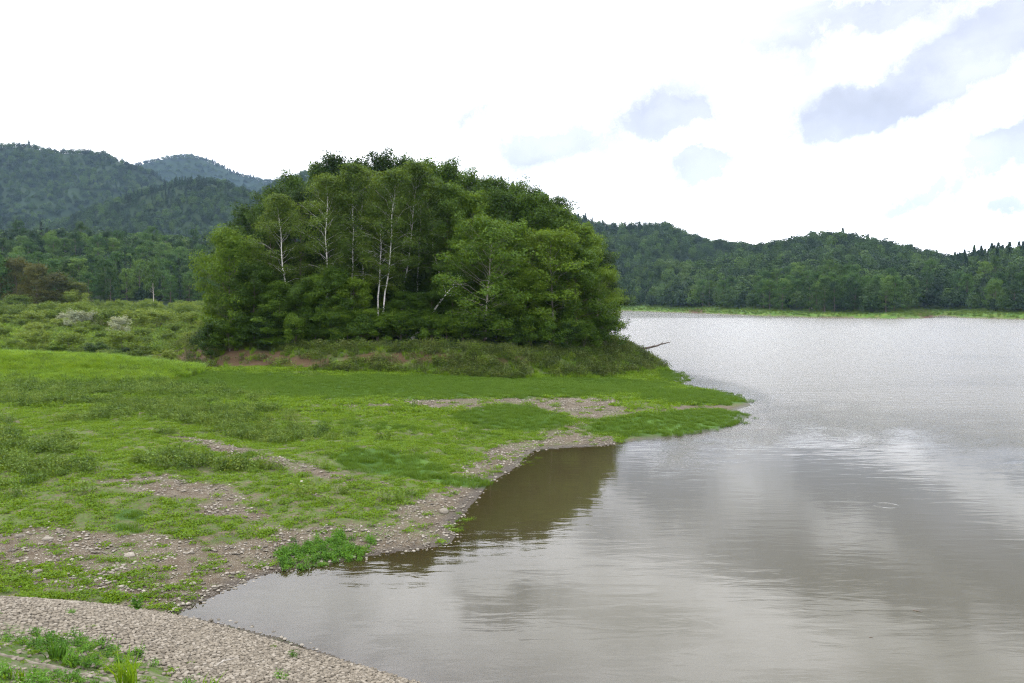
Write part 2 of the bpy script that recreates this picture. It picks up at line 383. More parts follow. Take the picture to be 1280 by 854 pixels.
def ground_mat():
    m, t, out = mat('ground'); pos = t.new('ShaderNodeNewGeometry').outputs['Position']
    n1 = t.noise(pos, .35, 5, .6); n2 = t.noise(pos, 2.2, 5, .65); n3 = t.noise(pos, 9, 4, .7)
    vor = t.new('ShaderNodeTexVoronoi'); t.put(vor.inputs['Vector'], pos); vor.inputs['Scale'].default_value = 9
    vorb = t.new('ShaderNodeTexVoronoi'); t.put(vorb.inputs['Vector'], pos); vorb.inputs['Scale'].default_value = 24
    g, s = t.attr('gravel'), t.attr('sedge')
    # low weeds over earth
    patch = t.step(t.math('ADD', t.math('MULTIPLY', n2, .65), t.math('MULTIPLY', n3, .45)), .42, .60)
    green = t.ramp(t.math('ADD', t.math('MULTIPLY', n1, .6), t.math('MULTIPLY', n3, .45)), [(.35, (.020, .036, .005)), (.52, (.038, .068, .007)), (.72, (.060, .098, .010))])
    earth = t.mix(t.step(n3, .4, .6), (.060, .045, .028), (.12, .095, .065))
    weed = t.mix(t.math('MULTIPLY', patch, .85), earth, green)
    # gravel: earth with pale pebbles
    peb = t.mix(t.step(vor.outputs['Distance'], .34, .52), t.mix(t.new('ShaderNodeSeparateColor').inputs[0].node.inputs[0] and .5, (.2, .17, .14), (.2, .17, .14)), (.09, .07, .05))
    sc = t.new('ShaderNodeSeparateColor'); t.l.new(vorb.outputs['Color'], sc.inputs[0])
    stone = t.ramp(sc.outputs[0], [(0, (.075, .064, .048)), (.5, (.13, .112, .085)), (1, (.25, .225, .185))])
    wet = t.attr('wet')
    grav = t.mix(t.step(vorb.outputs['Distance'], .25, .5), stone, (.085, .068, .046))
    grav = t.mix(t.step(n2, .35, .6), t.mix(1.0, grav, (.72, .66, .6), 'MULTIPLY'), grav)
    grav = t.mix(t.math('MULTIPLY', t.step(n1, .5, .62), t.step(n3, .5, .56)), grav, (.055, .09, .015))
    sedge = t.ramp(t.math('ADD', t.math('MULTIPLY', n1, .75), t.math('MULTIPLY', n3, .25)), [(.35, (.020, .045, .005)), (.5, (.032, .075, .006)), (.65, (.048, .098, .008))])
    c = t.mix(g, weed, grav); c = t.mix(s, c, sedge)
    c = t.mix(t.attr('mound'), c, t.ramp(n2, [(.35, (.035, .085, .012)), (.6, (.075, .15, .02))]))
    c = t.mix(t.attr('bank'), c, t.ramp(n2, [(.35, (.035, .055, .015)), (.5, (.060, .095, .02)), (.65, (.075, .065, .035))]))
    c = t.mix(t.attr('farbank'), c, t.ramp(t.noise(pos, .25, 5, .65), [(.35, (.030, .066, .008)), (.5, (.054, .112, .010)), (.65, (.095, .12, .024))]))
    c = t.mix(t.attr('red'), c, t.mix(n3, (.026, .014, .008), (.085, .045, .026)))
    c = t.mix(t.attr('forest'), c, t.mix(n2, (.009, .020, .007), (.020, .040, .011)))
    dam = t.mix(t.step(n3, .4, .6), (.10, .085, .062), (.17, .15, .12))
    dam = t.mix(t.math('MULTIPLY', t.attr('damgreen'), patch), dam, green)
    c = t.mix(t.attr('dam'), c, dam)
    c = t.mix(wet, c, t.mix(1.0, c, (.42, .38, .34), 'MULTIPLY'))
    b = t.new('ShaderNodeBsdfPrincipled'); t.put(b.inputs['Base Color'], c); t.put(b.inputs['Roughness'], t.step(wet, 0, 1, .95, .5))
    b.inputs['Specular IOR Level'].default_value = .2
    h = t.math('ADD', t.math('MULTIPLY', n3, .6), t.math('MULTIPLY', vorb.outputs['Distance'], t.math('MULTIPLY', g, -.35)))
    t.put(b.inputs['Normal'], t.bump(h, .9, .12)); t.l.new(b.outputs[0], out.inputs[0]); return m

def build_ground():
    az = np.concatenate([np.linspace(-80, -36, 60, endpoint=False), np.linspace(-36, 20, 900, endpoint=False), np.linspace(20, 36, 160, endpoint=False), np.linspace(36, 80, 60)])
    rr = np.concatenate([np.linspace(.5, 4.5, 12, endpoint=False), np.exp(np.linspace(math.log(4.5), math.log(120), 560, endpoint=False)), np.exp(np.linspace(math.log(120), math.log(5200), 330))])
    rr = np.sort(np.concatenate([rr, [q[1] for q in ridges]]))
    A, RR = np.meshgrid(np.radians(az), rr)
    x = (RR*np.sin(A)).ravel(); y = (RR*np.cos(A)).ravel()
    z, sd, kd, isdam, dam = land(x, y); Z = zones(x, y, z, sd, kd, isdam)
    r = np.hypot(x, y)
    z = z + (Z['gravel']*.03*vn(x*5, y*5, 51) + (1-Z['gravel'])*.09*vn(x*2.5, y*2.5, 52)*(sd > .3))*(~isdam)*(r < 130)
    z = z + np.where(sd > .8, 0.04*fbm(x*1.3, y*1.3, 77)*2, 0)
    na, nr = len(az), len(rr)
    i = np.arange(nr-1)[:, None]*na + np.arange(na-1)[None, :]
    Fi = np.stack([i, i+1, i+1+na, i+na], -1).reshape(-1, 4)
    me = mesh_from('ground', np.stack([x, y, z], -1), 4, Fi, ground_mat())
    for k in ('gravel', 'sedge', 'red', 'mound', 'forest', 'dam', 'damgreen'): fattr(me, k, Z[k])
    fattr(me, 'bank', ss(0, 1.2, kd)*(1-ss(5.5, 8, kd)))
    fattr(me, 'farbank', ss(150, 250, r)*(1-Z['gravel']))
    fattr(me, 'wet', (1-ss(0.1, .8, sd + .35*Z['n']))*(r < 200))
    o = link('ground', me); tag(o, kind='structure'); return o
build_ground()

# ------------------------------------------------------------------ water
def water_mat():
    m, t, out = mat('water'); pos = t.new('ShaderNodeNewGeometry').outputs['Position']
    calm = t.attr('calm'); shallow = t.attr('shallow')
    mp = t.new('ShaderNodeMapping'); t.put(mp.inputs[0], pos); mp.inputs['Rotation'].default_value = (0, 0, R(-14)); mp.inputs['Scale'].default_value = (.45, 1.5, 1)
    a = t.noise(mp.outputs[0], 1.1, 3, .5, .4); b_ = t.noise(mp.outputs[0], 4.5, 3, .6)
    mp2 = t.new('ShaderNodeMapping'); t.put(mp2.inputs[0], pos); mp2.inputs['Scale'].default_value = (.55, 1.2, 1)
    c_ = t.noise(mp2.outputs[0], 2.6, 3, .65)
    patch = t.step(t.noise(pos, .12, 3, .6), .38, .62)
    ripple = t.math('SUBTRACT', 1.0, calm)
    mp3 = t.new('ShaderNodeMapping'); t.put(mp3.inputs[0], pos); mp3.inputs['Scale'].default_value = (.16, .55, 1)
    d_ = t.noise(mp3.outputs[0], 2.2, 4, .7)
    mp4 = t.new('ShaderNodeMapping'); t.put(mp4.inputs[0], pos); mp4.inputs['Scale'].default_value = (.012, .05, 1); mp4.inputs['Rotation'].default_value = (0, 0, R(12))
    gust = t.step(t.noise(mp4.outputs[0], 2.0, 4, .6), .30, .70, .78, 1.08)
    ripple = t.math('MULTIPLY', ripple, gust)
    h = t.math('ADD', t.math('MULTIPLY', a, .007), t.math('MULTIPLY', b_, t.math('MULTIPLY', patch, .0011)))
    h = t.math('ADD', h, t.math('MULTIPLY', t.math('ADD', t.math('MULTIPLY', c_, .040), t.math('MULTIPLY', d_, .090)), ripple))
    # one small ring spreading on the water
    cx, cy_ = P(1108, 632)
    dist = t.vmath('DISTANCE', pos, (cx, cy_, 0))
    ring = t.math('MULTIPLY', t.math('EXPONENT', t.math('MULTIPLY', t.math('POWER', t.math('MULTIPLY', t.math('SUBTRACT', dist, .42), 12), 2), -1)), .003)
    h = t.math('ADD', h, ring)
    nrm = t.bump(h, 1.0, 1.0)
    fr = t.new('ShaderNodeFresnel'); fr.inputs[0].default_value = 1.33; t.put(fr.inputs['Normal'], nrm)
    gl = t.new('ShaderNodeBsdfGlossy'); t.put(gl.inputs['Roughness'], t.step(ripple, 0, 1, .022, .25)); t.put(gl.inputs['Normal'], nrm)
    gl.inputs['Color'].default_value = (.98, .98, 1, 1)
    bd = t.new('ShaderNodeBsdfDiffuse'); bd.inputs['Color'].default_value = (.040, .035, .016, 1)
    tr = t.new('ShaderNodeBsdfTransparent'); tr.inputs['Color'].default_value = (.75, .62, .38, 1)
    body = t.new('ShaderNodeMixShader'); t.put(body.inputs[0], shallow); t.l.new(bd.outputs[0], body.inputs[1]); t.l.new(tr.outputs[0], body.inputs[2])
    mx = t.new('ShaderNodeMixShader'); t.put(mx.inputs[0], t.math('MULTIPLY', fr.outputs[0], t.step(ripple, 0, 1, .95, .61)))
    t.l.new(body.outputs[0], mx.inputs[1]); t.l.new(gl.outputs[0], mx.inputs[2]); t.l.new(mx.outputs[0], out.inputs[0]); return m
def build_water():
    az = np.linspace(-75, 78, 420); rr = np.exp(np.linspace(math.log(6), math.log(900), 420))
    A, RR = np.meshgrid(np.radians(az), rr); x = (RR*np.sin(A)).ravel(); y = (RR*np.cos(A)).ravel()
    z, sd, kd, isdam, dam = land(x, y)
    na, nr = len(az), len(rr); i = np.arange(nr-1)[:, None]*na + np.arange(na-1)[None, :]
    Fi = np.stack([i, i+1, i+1+na, i+na], -1).reshape(-1, 4)
    keep = (sd[Fi].min(1) < 2.0) & (dam[Fi].min(1) < 1.2)
    Fi = Fi[keep]; used = np.unique(Fi); rm = np.full(len(x), -1); rm[used] = np.arange(len(used)); Fi = rm[Fi]
    x, y, sd, z = x[used], y[used], sd[used], z[used]
    me = mesh_from('water', np.stack([x, y, np.zeros_like(x)], -1), 4, Fi, water_mat())
    fattr(me, 'shallow', np.exp(np.minimum(z, 0)/.16)*.85)
    px, py = project(x, y, 0*x)
    # wind reaches the open lake; the near cove and the lee of the point lie calm
    edge = 548 + 22*np.sin(px/95.0) + 26*fbm(px/60, py/30, 61)*2
    calm = ss(-45, 50, py-edge + 16*fbm(px/40, py/5, 63)*2)
    lee = E(px, py, 905, 487, 65, 11, 14)
    calm = np.maximum(calm, ss(.05, 1.0, lee)*.55)
    calm = np.maximum(calm, ss(535, 560, py)*(1-ss(790, 900, px)))
    calm = np.where(py < 398, .3*calm + .3, calm)
    fattr(me, 'calm', calm)
    o = link('water', me); tag(o, kind='structure')
build_water()

# ------------------------------------------------------------------ plants: geometry generators
def tube(pts, rad, sides=5):
    pts = np.asarray(pts, float); n = len(pts); rad = np.asarray(rad, float)
    tg = np.gradient(pts, axis=0); tg /= np.linalg.norm(tg, axis=1, keepdims=True)+1e-9
    ref = np.array([0.3, 0.2, 1.0]) if abs(tg[0, 2]) < .8 else np.array([1.0, .1, 0])
    u = np.cross(tg, ref); u /= np.linalg.norm(u, axis=1, keepdims=True)+1e-9; v = np.cross(tg, u)
    a = np.linspace(0, 2*np.pi, sides, endpoint=False)
    V = pts[:, None, :] + rad[:, None, None]*(np.cos(a)[None, :, None]*u[:, None, :] + np.sin(a)[None, :, None]*v[:, None, :])
    V = V.reshape(-1, 3); f = []
    i = np.arange(n-1)[:, None]*sides + np.arange(sides)[None, :]; j = np.arange(n-1)[:, None]*sides + (np.arange(sides)+1)[None, :] % sides
    Fi = np.stack([i, j, j+sides, i+sides], -1).reshape(-1, 4)
    return V, Fi
class Quads:
    def __init__(s): s.V = []; s.F = []; s.n = 0
    def add(s, V, Fi):
        s.V.append(V); s.F.append(Fi+s.n); s.n += len(V)
    def tube(s, pts, rad, sides=5): s.add(*tube(pts, rad, sides))
    def mesh(s, name, m, smooth=True): return mesh_from(name, np.concatenate(s.V), 4, np.concatenate(s.F), m, smooth)
def leaves(C, size, g, up=.8, out=None, outw=.4, asp=.55, droop=0.0):
    """diamond leaves at points C: mostly face up and outwards, random tilt"""
    n = len(C); nm = g.normal(size=(n, 3))*.55; nm[:, 2] += up
    if out is not None: nm += out*outw
    nm /= np.linalg.norm(nm, axis=1, keepdims=True)+1e-9
    t = g.normal(size=(n, 3)); t[:, 2] -= droop; t -= nm*(t*nm).sum(1, keepdims=True); t /= np.linalg.norm(t, axis=1, keepdims=True)+1e-9
    b = np.cross(nm, t); L = size*g.uniform(.6, 1.35, (n, 1)); W = L*asp
    V = np.stack([C - t*L*.5, C + b*W*.5, C + t*L*.5, C - b*W*.5], 1)
    V[:, 1] += nm*L*.08; V[:, 3] += nm*L*.08
    return V.reshape(-1, 3), np.arange(4*n).reshape(-1, 4)
def ellipsoid_pts(n, g, shell=.6):
    d = g.normal(size=(n, 3)); d /= np.linalg.norm(d, axis=1, keepdims=True); r = g.uniform(0, 1, (n, 1))**(1/3); r = shell + (1-shell)*r if shell else r
    return d*r*(1 if shell else 1), d

def gen_tree(seed, H=12., cb=.15, Rc=4., n_limb=26, subs=5, lpc=60, leaf=.2, csize=(.95, .42), r0=.2, up0=15, up1=65, profile='dome', lean=(0, 0), droop=0.0, sides=6, kinks=.35, stems=1, twig=True, upn=.8, limb=.33):
    g = np.random.default_rng(seed); B = Quads(); Lf = Quads()
    cents = []; outs = []
    for s_i in range(stems):
        th = g.uniform(0, 6.28); sp = 0 if stems == 1 else .12*H
        n = 9; hh = np.linspace(0, 1, n)
        wob = np.cumsum(g.normal(size=(n, 2))*kinks*H/60, axis=0); wob[0] = 0
        tp = np.stack([lean[0]*H*hh + wob[:, 0] + sp*math.cos(th)*hh**1.2*1.6, lean[1]*H*hh + wob[:, 1] + sp*math.sin(th)*hh**1.2*1.6, H*.97*hh*(1 if s_i == 0 else g.uniform(.75, .97))], -1)
        tp[0, 2] = -.25
        rs = r0*(1-hh*.9)*(1 if s_i == 0 else .8); rs[0] *= 1.25
        B.tube(tp, rs, sides+1)
        for i in range(max(3, n_limb//stems)):
            t = cb + (1-cb)*((i+.5+g.uniform(-.4, .4))/max(3, n_limb//stems)); t = min(t, .985)
            base = np.array([np.interp(t, hh, tp[:, k]) for k in range(3)])
            q = (t-cb)/(1-cb)
            if profile == 'dome': pr = (1-(max(q-.25, 0)/.78)**2)**.5 * (.72+.28*min(1, q/.25)) if q < 1.02 else .1
            elif profile == 'oval': pr = math.sin(math.pi*(0.12+.86*q))**.8
            elif profile == 'layer': pr = (1-(q)**2.0)**.8*.95+.1
            elif profile == 'bush': pr = (1-q*q)**.5*.85+.15
            else: pr = 1
            Ln = Rc*max(pr, .12)*g.uniform(.65, 1.12)
            az = i*2.39996 + g.uniform(-.5, .5) + s_i*1.3
            el = R(up0 + (up1-up0)*q + g.uniform(-12, 12))
            d = np.array([math.cos(az)*math.cos(el), math.sin(az)*math.cos(el), math.sin(el)])
            m = 5; ss_ = np.linspace(0, 1, m)
            curve = base + d*Ln*ss_[:, None]; curve[:, 2] += (-.10 if profile == 'layer' else .10)*Ln*ss_**2 - droop*Ln*ss_**2.5
            curve[1:] += g.normal(size=(m-1, 3))*Ln*.035
            lr = r0*limb*(1-t*.6)
            B.tube(curve, lr*(1-ss_*.85), 4)
            for k in range(subs):
                f = .35 + .65*(k+1)/subs; b0 = np.array([np.interp(f, ss_, curve[:, j]) for j in range(3)])
                a2 = az + g.uniform(-1.2, 1.2)*(1.15-f*.45); e2 = el*.6 + g.uniform(-.15, .35)
                d2 = np.array([math.cos(a2)*math.cos(e2), math.sin(a2)*math.cos(e2), math.sin(e2)]); L2 = Ln*g.uniform(.18, .42)*(1.25-f*.5)
                e_ = b0 + d2*L2; e_[2] -= droop*L2*.6
                if twig: B.tube(np.stack([b0, (b0+e_)/2 + g.normal(size=3)*L2*.05, e_]), np.array([lr*.42, lr*.3, lr*.12]), 3)
                cents.append(e_); outs.append(d2*.4+d*.6)
                if k == subs-1: cents.append(curve[-1]); outs.append(d)
        cents.append(tp[-1]); outs.append(np.array([0, 0, 1.]))
    C = np.array(cents); O = np.array(outs); nC = len(C)
    szs = g.uniform(.65, 1.25, nC)
    idx = np.repeat(np.arange(nC), (lpc*szs**1.5).astype(int)+3)
    p, dd = ellipsoid_pts(len(idx), g, .25)
    off = p*szs[idx][:, None]*np.array([csize[0], csize[0], csize[1]])
    off[:, 2] -= droop*.8*np.abs(p[:, 2])*csize[0] + (.10*(off[:, 0]**2+off[:, 1]**2))
    pts = C[idx]+off
    pts[:, 2] = np.maximum(pts[:, 2], .06)
    V, Fi = leaves(pts, leaf, g, upn, O[idx]*.5+dd, .5, droop=droop*2)
    Lf.add(V, Fi)
    return B, Lf

def gen_conifer(seed, H=14., Rc=2.4, tiers=30, per=9, leaf=.7, r0=.17, cb=.08):
    g = np.random.default_rng(seed); B = Quads(); Lf = Quads()
    B.tube(np.array([[0, 0, -.3], [0, 0, H*.5], [0, 0, H]]), [r0*1.1, r0*.6, .02], 6)
    C = []; D = []; S = []
    for i in range(tiers):
        t = cb+(1-cb)*i/tiers; z0 = t*H; rad = Rc*(1-t)**.85*g.uniform(.8, 1.12)+.12
        for k in range(per):
            a = g.uniform(0, 6.28); d = np.array([math.cos(a), math.sin(a), 0])
            L = rad*g.uniform(.75, 1.1); npt = max(2, int(L/leaf*2.2))
            B.tube(np.array([[0, 0, z0], [d[0]*L*.9, d[1]*L*.9, z0-.22*L]]), [.03, .01], 3) if k < 4 else None
            for q in range(npt):
                f = (q+.6)/npt; C.append([d[0]*L*f, d[1]*L*f, z0-.25*L*f*f+g.uniform(-.06, .06)]); D.append([d[0], d[1], -.35]); S.append(leaf*(1.15-f*.4))
    C = np.array(C); D = np.array(D); S = np.array(S)[:, None]; n = len(C)
    D = D + g.normal(size=(n, 3))*.35; D /= np.linalg.norm(D, axis=1, keepdims=True)
    nm = np.array([0, 0, 1.]) + g.normal(size=(n, 3))*.35; b = np.cross(nm, D); b /= np.linalg.norm(b, axis=1, keepdims=True)
    V = np.stack([C-D*S*.5, C+b*S*.28, C+D*S*.65+np.array([0, 0, -.08])*S, C-b*S*.28], 1).reshape(-1, 3)
    Lf.add(V, np.arange(4*n).reshape(-1, 4)); return B, Lf

def gen_lod(seed, H=11., Rc=4.2, n=420, leaf=1.15, cone=False, lumps=9):
    """crown for the far woods"""
    g = np.random.default_rng(seed); Q = Quads()
    if cone:
        k = n; t = g.uniform(0, 1, k)**.8; a = g.uniform(0, 6.28, k); rad = Rc*(1-t)*g.uniform(.55, 1.05, k)+.1
        tq = np.floor(t*11)/11 + .04; tt = .3*tq+.7*t
        C = np.stack([rad*np.cos(a), rad*np.sin(a), H*(.08+.92*tt)-.25*rad], -1); out = np.stack([np.cos(a), np.sin(a), 0*a], -1)
        V, Fi = leaves(C, leaf, g, .6, out, .8)
    else:
        L = []; Cc = []
        for i in range(lumps):
            a = i*2.4+g.uniform(-.4, .4); q = (i+.5)/lumps; rr = Rc*.62*math.sqrt(max(0, 1-(q)**2))*g.uniform(.7, 1.1)
            Cc.append([rr*math.cos(a), rr*math.sin(a), H*(.24+.58*q)]); L.append(Rc*g.uniform(.38, .60))
        Cc.append([0, 0, H*.36]); L.append(Rc*.8)
        Cc = np.array(Cc); L = np.array(L); pr = L**2/np.sum(L**2); idx = g.choice(len(L), n, p=pr)
        p, dd = ellipsoid_pts(n, g, .75); p[:, 2] = np.where(p[:, 2] < -.35, -p[:, 2], p[:, 2])
        V, Fi = leaves(Cc[idx]+p*L[idx][:, None]*np.array([1, 1, .85]), leaf, g, .5, dd, 1.0)
    Q.add(V, Fi)
    return Q

protos = {}
def add_proto(key, B, Lf, bark, leaf, H, Rw):
    protos[key] = (B.mesh(key+'_trunk', M[bark]), Lf.mesh(key+'_crown', M[leaf], False), H, Rw)
def plant(key, x, y, h, wr, rot, label, cat='tree', name='tree', group=None, z=None, tilt=(0, 0), trunk='trunk', crown='crown'):
    tm, cm, H0, R0 = protos[key]
    if z is None: z = float(land(np.array([x]), np.array([y]))[0][0])
    e = bpy.data.objects.new(name, None); col.objects.link(e); e.location = (x, y, z); e.rotation_euler = (tilt[0], tilt[1], rot)
    e.empty_display_size = .5
    e.scale = (wr/R0, wr/R0, h/H0); tag(e, label, cat, group)
    link(trunk, tm, e); link(crown, cm, e); return e

# prototypes of the grove
for i in range(4): add_proto(f'maple_{i}', *gen_tree(100+i, 12, .05, 4.4, 46, 6, 92, .27, (1.05, .58), .17, -5, 62), 'bark', 'maple', 12, 5)
for i in range(4): add_proto(f'deep_{i}', *gen_tree(120+i, 14, .10, 4.0, 42, 6, 62, .25, (1.0, .52), .20, 8, 68), 'bark', 'deep', 14, 4.6)
for i in range(4): add_proto(f'birch_{i}', *gen_tree(140+i, 16, .33, 3.3, 40, 6, 48, .19, (.85, .55), .10, 22, 72, 'oval', limb=.20, droop=.28, kinks=.5, lean=((-.06, .04, 0, .09)[i], 0)), 'birchbark', 'birch', 16, 3.2)
add_proto('layer_0', *gen_tree(165, 11, .04, 4.8, 64, 7, 50, .24, (1.0, .42), .12, 0, 58, 'dome', lean=(.03, -.02), limb=.25), 'greybark', 'layer', 11, 5.6)
add_proto('layer_1', *gen_tree(161, 12, .10, 4.2, 52, 6, 55, .24, (1.0, .42), .13, 4, 56, 'dome', limb=.25), 'greybark', 'maple', 12, 4.9)
add_proto('lean_birch', *gen_tree(170, 11, .55, 1.8, 14, 4, 30, .18, (.7, .4), .17, 20, 60, 'oval', kinks=.15), 'birchbark', 'layer', 11, 2.3)
add_proto('fir', *gen_conifer(180, 16, 2.5), 'bark', 'needle', 16, 2.6)
for i in range(3): add_proto(f'bush_{i}', *gen_tree(190+i, 3, .05, 2.0, 22, 4, 44, .2, (.55, .3), .05, 15, 60, 'bush', stems=3), 'bark', ('deep', 'maple', 'layer')[i], 3, 2.3)
# shrubs of the valley floor, trees of the far shores
for i in range(3): add_proto(f'willow_{i}', *gen_tree(200+i, 3.2, .05, 2.4, 26, 4, 34, .22, (.6, .38), .05, 20, 70, 'bush', stems=4, upn=.5), 'bark', 'willow', 3.2, 2.8)
add_proto('silver_0', *gen_tree(210, 3.2, .05, 2.2, 26, 4, 34, .22, (.55, .35), .05, 25, 70, 'bush', stems=4, upn=.4), 'bark', 'silver', 3.2, 2.6)
for i in range(3): add_proto(f'far_tree_{i}', *gen_tree(220+i, 13, .10, 4.6, 26, 4, 26, .62, (1.35, .7), .22, 5, 66, twig=False), 'bark', ('mid_green', 'mid_dark', 'mid_green')[i], 13, 5.4)
add_proto('far_stem_tree', *gen_tree(226, 14, .42, 3.6, 18, 4, 26, .55, (1.2, .6), .24, 25, 70, twig=False), 'greybark', 'mid_pale', 14, 4.3)
add_proto('far_pale_tree', *gen_tree(227, 13, .12, 4.4, 24, 4, 26, .6, (1.3, .65), .22, 10, 66, twig=False), 'bark', 'mid_pale', 13, 5.2)
add_proto('far_fir', *gen_conifer(228, 15, 2.6, 22, 8, 1.0), 'bark', 'needle', 15, 2.7)
for i in range(2): add_proto(f'russet_{i}', *gen_tree(230+i, 12, .05, 4.4, 40, 5, 46, .42, (1.25, .8), .18, 0, 66, twig=False), 'bark', 'autumn', 12, 5.4)

def hz(px, d, top_py):
    x = (px-640)/F*d
    zb = float(land(np.array([x]), np.array([d]))[0][0])
    return x, zb, CAM_Z + (375-top_py)/F*d - zb
rot = lambda: random.uniform(0, 6.283)

# ------------------------------------------------------------------ the grove on the knoll
GROVE = 'trees of the grove on the knoll'
def gtree(px, d, top, kind, wr, label, name=None, r=None, **kw):
    x, zb, h = hz(px, d, top)
    nm = name or {'maple': 'maple_tree', 'deep': 'broadleaf_tree', 'birch': 'birch_tree', 'layer': 'broadleaf_tree', 'fir': 'fir_tree', 'lean': 'birch_tree'}[kind.split('_')[0]]
    return plant(kind, x, d, h, wr, rot() if r is None else r, label, 'tree', nm, GROVE, zb, **kw)
gtree(290, 89.5, 303, 'maple_0', 4.0, 'bright green leafy tree at the left end of the grove, branches down to the ground')
gtree(318, 88.5, 340, 'maple_1', 4.0, 'second low leafy tree from the left end of the grove')
gtree(352, 87.6, 362, 'maple_2', 3.6, 'low dark green tree in front of the bent birch')
L_LOW = 'low leafy tree at the foot of the white birch trunks'
for k, (px, top) in enumerate([(375, 362), (398, 352), (420, 345), (443, 356), (466, 398), (486, 404), (508, 372)]): gtree(px, 87.2+.4*(k % 2), top, f'maple_{k%4}', 2.9 if top < 380 else 2.3, L_LOW)
gtree(540, 87.5, 372, 'maple_3', 3.2, 'rounded low tree at the foot of the leaning birch')
gtree(607, 86.8, 292, 'layer_0', 6.2, 'broad pale green tree right beside the leaning birch in the grove front', r=.4)
gtree(655, 87.5, 352, 'maple_2', 3.8, 'dark leafy tree low on the bank right of the broad pale green tree')
gtree(692, 88.5, 300, 'layer_1', 4.6, 'open branched tree with thin pale trunk near the right end of the grove', r=2.0)
gtree(722, 89.5, 318, 'maple_0', 4.0, 'broad green tree second from the lake end of the grove')
gtree(745, 92.5, 345, 'layer_1', 3.6, 'outermost tree of the grove hanging over the lake shore')
birches = [(362, 91.5, 246, 0, 'birch with a bent white trunk left in the grove'),
           
           (413, 90.8, 222, 2, 'tall straight birch with bare white trunk above the low trees'), (436, 91.5, 208, 1, 'birch forked low with two white limbs'),
           (457, 92.8, 214, 2, 'thin birch right beside the forked birch'), (474, 90.2, 218, 3, 'leaning white birch of the pair in the middle of the grove front'), (470, 90.6, 245, 1, 'more upright white birch of the pair in the middle of the grove front'),
           (497, 92, 206, 3, 'tall birch just right of the white pair'), (520, 93.5, 212, 1, 'pale birch left of the dark gap behind the leaning trunk'), (545, 94, 228, 0, 'rightmost birch crown of the grove top')]
for (px, d, top, k, lab) in birches: gtree(px, d, top-2, f'birch_{k}', 3.7, lab, r=random.uniform(-.5, .5))
# leaning birch
x, zb, h = hz(514, 87.0, 330)
plant('lean_birch', x, 87.0, 9.2, 2.3, 0, 'birch leaning far to the right with bare white trunk at the grove front', 'tree', 'birch_tree', GROVE, zb, tilt=(R(4), R(37)))
L_MID = 'green broadleaf tree in the middle rows on the lake side of the grove'
for k, (px, d, top) in enumerate([(560, 94, 245), (592, 96, 258), (628, 95, 252), (662, 95, 262), (694, 96, 272), (722, 96, 296), (748, 97.5, 325)]):
    gtree(px, d, top, (f'deep_{k%4}', f'maple_{k%4}')[k % 2], 4.3, L_MID)
L_BACK = 'tall dark broadleaf tree at the back of the grove'
for k, (px, d, top) in enumerate([(296, 98, 296), (318, 101, 272), (345, 103, 246), (372, 105, 232), (398, 107, 222), (424, 106, 210), (450, 108, 204), (478, 108, 198), (505, 107, 204), (532, 106, 208),
                                  (560, 108, 207), (588, 107, 220), (615, 106, 228), (642, 106, 234), (668, 105, 242), (692, 104, 252), (712, 103, 276), (738, 102, 302)]):
    gtree(px, d, top+(9 if px > 430 else 0), f'deep_{(k*3)%4}', 4.7, L_BACK)
for k, (px, d, top) in enumerate([(340, 95.5, 268), (380, 96, 252), (420, 97, 238), (462, 97, 236), (500, 98, 232), (535, 98, 236)]):
    gtree(px, d, top, f'deep_{k%4}', 3.8, 'dark broadleaf tree standing right behind the birches')
gtree(627, 116, 221, 'fir', 2.2, 'fir tip rising behind the grove, left one of two'); gtree(641, 118, 226, 'fir', 2.2, 'fir tip rising behind the grove, right one of two')
L_SH = 'leafy shrub at the foot of the grove along the top of the bank'
for k in range(24):
    px = 268 + k*21 + random.uniform(-6, 6); d = 85.2 + random.uniform(0, 1.8)
    if px > 745: d += 3
    x, zb, h = hz(px, d, 400); plant(f'bush_{k%3}', x, d, random.uniform(2.0, 3.4), random.uniform(1.7, 2.4), rot(), L_SH, 'shrub', 'shrub', 'shrubs at the foot of the grove', zb, trunk='stem', crown='foliage')

for k in range(34):
    px = 300 + (k % 17)*27 + random.uniform(-8, 8); d = (93 if k < 17 else 99) + random.uniform(-1, 1)
    x, zb, h = hz(px, d, 400); plant(f'bush_{k%2}', x, d, random.uniform(3.0, 4.6), random.uniform(2.2, 3.0), rot(), 'dark undergrowth bush between the trunks inside the grove', 'shrub', 'shrub', 'undergrowth inside the grove', zb, trunk='stem', crown='foliage')

# ------------------------------------------------------------------ valley floor on the left: shrubs, single trees
W_G = 'willow shrubs on the valley floor'
cand = []
for _ in range(900):
    d = math.exp(random.uniform(math.log(98), math.log(300))); px = random.uniform(-60, 330); cand.append((px, d))
acc = []
for px, d in cand:
    x = (px-640)/F*d
    if any((x-a)**2+(d-b)**2 < (3.6+d*.012)**2 for a, b in acc): continue
    acc.append((x, d))
acc.sort(key=lambda a: a[1]); 
ax_ = np.array([a[0] for a in acc]); ay_ = np.array([a[1] for a in acc]); zz, sdd, kdd, _, _ = land(ax_, ay_)
nsh = 0
for x, d, z, kk, s_ in zip(ax_, ay_, zz, kdd, sdd):
    if kk > -1 or s_ < 4 or nsh > 230: continue
    far = d > 150; h = random.uniform(1.5, 3.0)*(1.35 if far else .8)*(1.35 if random.random() < .15 else 1)
    nsh += 1
    plant(f'willow_{nsh%3}', x, d, h, h*random.uniform(.85, 1.15), rot(), 'yellow green willow shrub in the thicket on the valley floor', 'shrub', 'willow_shrub', W_G, z, trunk='stem', crown='foliage')
